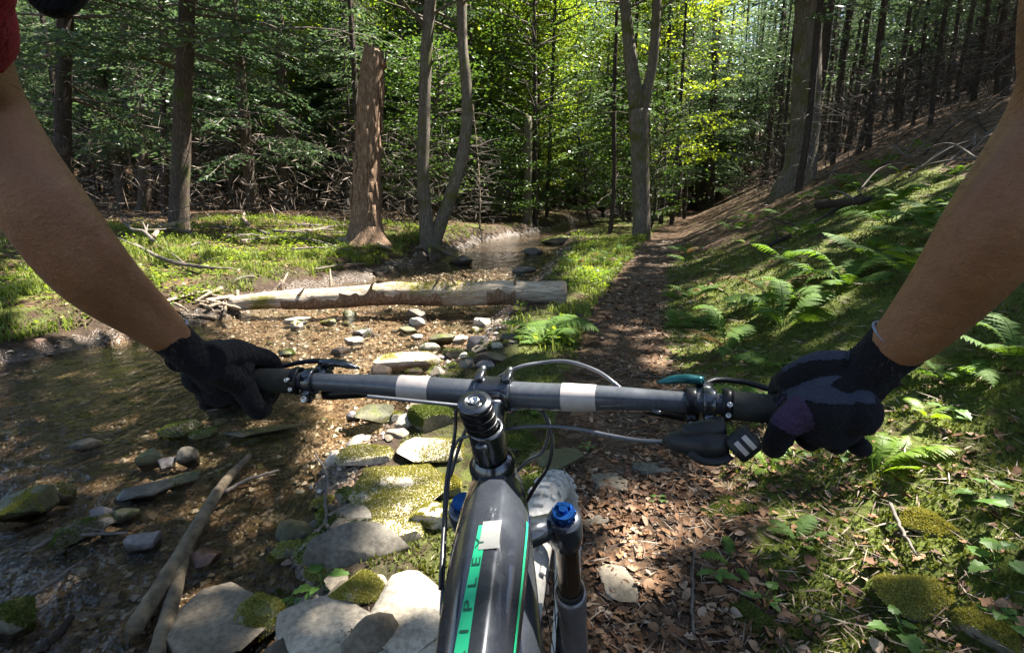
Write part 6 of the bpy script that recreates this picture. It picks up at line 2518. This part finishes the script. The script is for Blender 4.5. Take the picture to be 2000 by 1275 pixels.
def glove(sx):
    o = to_world(bar_pt(sx * .353))
    e = unit(to_world(bar_pt(sx * .37)) - to_world(bar_pt(sx * .32)))
    w = unit(np.array([0, 0, 1.0]) - e * e[2])
    f = unit(np.cross(w, e)) * (1 if np.cross(w, e)[1] > 0 else -1)
    Q = lambda a, b, c: o + e * a + f * b + w * c
    A = LA if sx < 0 else RA
    Pa, Ra = arm_pts(A)
    wr, wd = Pa[-1], unit(Pa[-1] - Pa[-2])
    rw = Ra[-1]
    mb = MB()
    ai = [-.038, -.014, .010, .032]
    for k, a in enumerate(ai):
        kn = Q(a, .006 - .004 * abs(k - 1), .0325 - .0025 * k)
        base = wr + e * (a * .55) + wd * .006
        S = crom([[*base, .0165], [*(base * .5 + kn * .5 + w * .006), .0155], [*kn, .0132]], 5)
        mb.add(*tube(S[:, :3], S[:, 3], 16))
        ln = [1, 1.06, 1.02, .9][k]
        S = crom([[*kn, .0128], [*Q(a - .003, .034 * ln, .016), .0115], [*Q(a - .003, .037 * ln, -.012), .0113], [*Q(a - .002, .016, -.0305), .0106], [*Q(a, -.006, -.0290), .0098]], 5)
        mb.add(*tube(S[:, :3], S[:, 3], 16))
        mb.add(*ball(kn, .0136, 2))
        mb.add(*ball(Q(a, -.007, -.0288), .0098, 2))
    # thumb leaves the side of the palm near the wrist and closes under the bar
    tb = crom([[*(wr - e * .012 + wd * .012 - w * .004), .0190], [*Q(-.034, -.028, .006), .0165], [*Q(-.045, -.029, -.013), .0138], [*Q(-.049, -.021, -.032), .0122], [*Q(-.045, -.002, -.038), .0108]], 6)
    mb.add(*tube(tb[:, :3], tb[:, 3], 16))
    mb.add(*ball(tb[-1, :3], .0112, 2))
    mb.add(*ball(Q(-.008, -.030, .014), (.026, .022, .022), 3))
    mb.add(*ball(Q(.022, -.028, .014), (.019, .018, .022), 3))
    mb.add(*ball(Q(.0, -.024, -.010), (.030, .014, .016), 3))
    kc = (Q(-.012, .004, .030) + wr) / 2
    Mh = np.stack([e, unit(Q(0, .004, .03) - wr), unit(np.cross(e, unit(Q(0, .004, .03) - wr)))], 1)
    bv, bf = ball([0, 0, 0], (.040, .046, .0175), 3)
    mb.add(bv @ Mh.T + kc, bf)
    bv, bf = ball([0, 0, 0], (.022, .034, .016), 3)
    mb.add(bv @ Mh.T + (Q(-.034, -.008, .020) + wr * .35 + Q(-.03, -.02, .012) * .65) / 2, bf)
    mb.add(*tube([wr - wd * .012, wr + wd * .03], [rw * 1.10, rw * 1.05], 20))
    mb.add(*tube([wr - wd * .030, wr - wd * .012, wr + wd * .012], [rw * 1.22, rw * 1.13, rw * 1.10], 24))
    mb.v = [v - RO for v in mb.v]
    g = obj("glove", remesh(mb, "glove", .0021, 3), M_GLOVE, rider, label="black %s glove closed round the grip" % ("left" if sx < 0 else "right"))
    # cuff edge
    ce = MB()
    ref = unit(np.cross(wd, [0, 0, 1.0]))
    bn = np.cross(ref, wd)
    c0 = wr - wd * .031
    for a0, a1 in ((.3, 2.9),) if sx > 0 else ((.9, 2.4),):
        pts = [c0 + rw * 1.24 * (ref * math.cos(a) + bn * math.sin(a)) for a in np.linspace(a0, a1, 14)]
        ce.add(*tube(pts, .0016, 8))
    ce.v = [v - RO for v in ce.v]
    obj("cuff_edge", ce.mesh("cuff_edge"), M_CUFF, g)
    # back panel and pads: thin patches laid on the knuckles
    me = g.data
    n = len(me.vertices)
    co = np.zeros(n * 3)
    me.vertices.foreach_get("co", co)
    co = co.reshape(-1, 3) + RO
    nr = np.zeros(n * 3)
    me.vertices.foreach_get("normal", nr)
    nr = nr.reshape(-1, 3)
    loc = np.stack([(co - o) @ e, (co - o) @ f, (co - o) @ w], 1)
    fa = np.array([p.vertices[:] for p in me.polygons])

    def patch(mask, name, mat, lift):
        keep = mask[fa].all(1)
        if keep.sum() < 4:
            return
        u, inv = np.unique(fa[keep], return_inverse=True)
        obj(name, mesh_np(name, co[u] - RO + nr[u] * lift, [inv.reshape(-1, 4)]), mat, g)

    ns = fbm(co * 40, 2, 3) * .004
    wn_ = nr @ w
    patch((wn_ > .55) & (loc[:, 1] < .006 + ns) & (loc[:, 1] > -.05) & (loc[:, 0] > -.046) & (loc[:, 2] > .02) & (loc[:, 0] < .03), "back_panel", M_PANEL, .0007)
    if sx > 0:
        ct = Q(-.036, -.032, .008)
        patch((np.linalg.norm((co - ct) / [1, 1, .8], axis=1) < .024) & (nr @ f < -.15), "thumb_pad", M_PAD, .0008)
    for k, a in enumerate(ai):
        patch((np.abs(loc[:, 0] - a) < .009) & (loc[:, 1] > .012) & (loc[:, 1] < .036) & (nr @ unit(w + f * .8) > .75), "finger_panel", M_PANEL, .0006)


glove(-1)
glove(1)

# ------------------------------------------------------------------ say which one each repeat is
def pix(p):
    d = np.array(p) - [0, 0, CAMH]
    z = d[1] * CP - d[2] * SP
    return 1000 + F * d[0] / max(z, .05), 637.5 - F * (d[2] * CP + d[1] * SP) / max(z, .05)


ONES = "first second third fourth fifth sixth seventh eighth ninth tenth eleventh twelfth thirteenth fourteenth fifteenth sixteenth seventeenth eighteenth nineteenth".split()
TENS = {2: ("twentieth", "twenty"), 3: ("thirtieth", "thirty"), 4: ("fortieth", "forty"), 5: ("fiftieth", "fifty"), 6: ("sixtieth", "sixty"), 7: ("seventieth", "seventy"), 8: ("eightieth", "eighty"), 9: ("ninetieth", "ninety")}


def nth(n):
    if n <= 19:
        return ONES[n - 1]
    a, b = TENS[n // 10]
    return a if n % 10 == 0 else b + "-" + ONES[n % 10 - 1]


bpy.context.view_layer.update()


def relabel(group, what, marks, key='x'):
    """«what» between two landmarks, counted from the left or from the near side"""
    os_ = [o for o in col.objects if o.get("group") == group]
    cells = {}
    for o in os_:
        x, y = pix(o.location)
        k = sum(x > m[0] for m in marks)
        cells.setdefault(k, []).append((x if key == 'x' else o.location[1], o))
    for k, l in cells.items():
        l.sort(key=lambda q: q[0])
        if k == 0:
            where = "left of " + marks[0][1]
        elif k == len(marks):
            where = "right of " + marks[-1][1]
        else:
            where = "between %s and %s" % (marks[k - 1][1], marks[k][1])
        for i, (_, o) in enumerate(l):
            how = ("%s from the left" if key == 'x' else "%s nearest") % nth(i + 1) if len(l) > 1 else "only one"
            if how == "first nearest":
                how = "nearest"
            elif how.startswith("first from"):
                how = "leftmost"
            lab = "%s, %s, %s" % (what, how, where)
            o["label"] = lab if len(lab.split()) <= 16 else lab.replace(", only one, ", " ").replace(" from the left,", " from left,").replace("the thick slope tree", "the slope tree").replace("the darkest slope trunk", "the darkest trunk")


TM = [(350, "the lone hemlock"), (715, "the snag"), (840, "the twin tree"), (1050, "the slim stream tree"), (1250, "the forked tree"), (1560, "the thick slope tree")]
relabel("hemlocks left of the stream", "dark green hemlock", TM)
relabel("leafy trees along the far stream", "bright green leafy tree", TM)
relabel("saplings along the far stream", "small layered sapling", TM)
relabel("thin trees crowded on the right slope", "thin dark trunk", TM + [(1800, "the darkest slope trunk")])
relabel("hemlocks far up the right slope", "deep dark hemlock", TM + [(1800, "the darkest slope trunk")])
relabel("thin trees left of the stream", "twiggy trunk", TM)
relabel("leafy trees on the far rise", "far leafy tree", TM)
relabel("hemlocks along the far stream", "streamside hemlock", TM)
relabel("thin trees along the far stream", "streamside thin trunk", TM)
relabel("thin trees closing the path", "thin path end trunk", TM)
relabel("hemlocks closing the path", "path end hemlock", TM)
relabel("hemlocks on the far rise", "farthest hemlock", TM)
relabel("ferns of the slope patch", "mid green fern on the slope", [(1320, "the path"), (1530, "the arching fern"), (1740, "the hooked fern")], 'y')
relabel("ferns between stream and path", "leafy fern on the strip", [(1062, "the log fern"), (1250, "the forked tree")], 'y')
relabel("dead branches strewn over the slope", "dead branch on the slope", [(1560, "the thick slope tree"), (1800, "the darkest slope trunk")])
SM = [(280, "the flat grey stone"), (450, "the long stick"), (700, "the smooth boulder"), (840, "the stem")]
for k in kinds:
    nm = {'wet': 'dark', 'lilac': 'violet grey'}.get(k, k)
    relabel("small %s stones in the stream" % nm, "small %s stream stone" % {'wet': 'dark wet', 'red': 'reddish', 'olive': 'olive green'}.get(k, nm), SM, 'y')
for k in ('pale', 'grey', 'tan', 'mossy'):
    relabel("%s stones packed in the rocky bank" % k, "%s stone packed in the rocky bank" % k, [(600, "the light slab"), (840, "the stem")], 'y')
relabel("bleached twigs heaped at the end of the log", "bleached twig by the log", [(420, "the left glove")])
for k in ('grey', 'violet grey', 'pale', 'olive', 'dark'):
    relabel("%s rocks of the riffle" % k, "%s riffle rock" % k, [(800, "the pale flat rock"), (935, "the stem clamp")], 'y')
relabel("small branches fallen on the grassy bank", "thin fallen bank branch", [(350, "the lone hemlock"), (715, "the snag")])
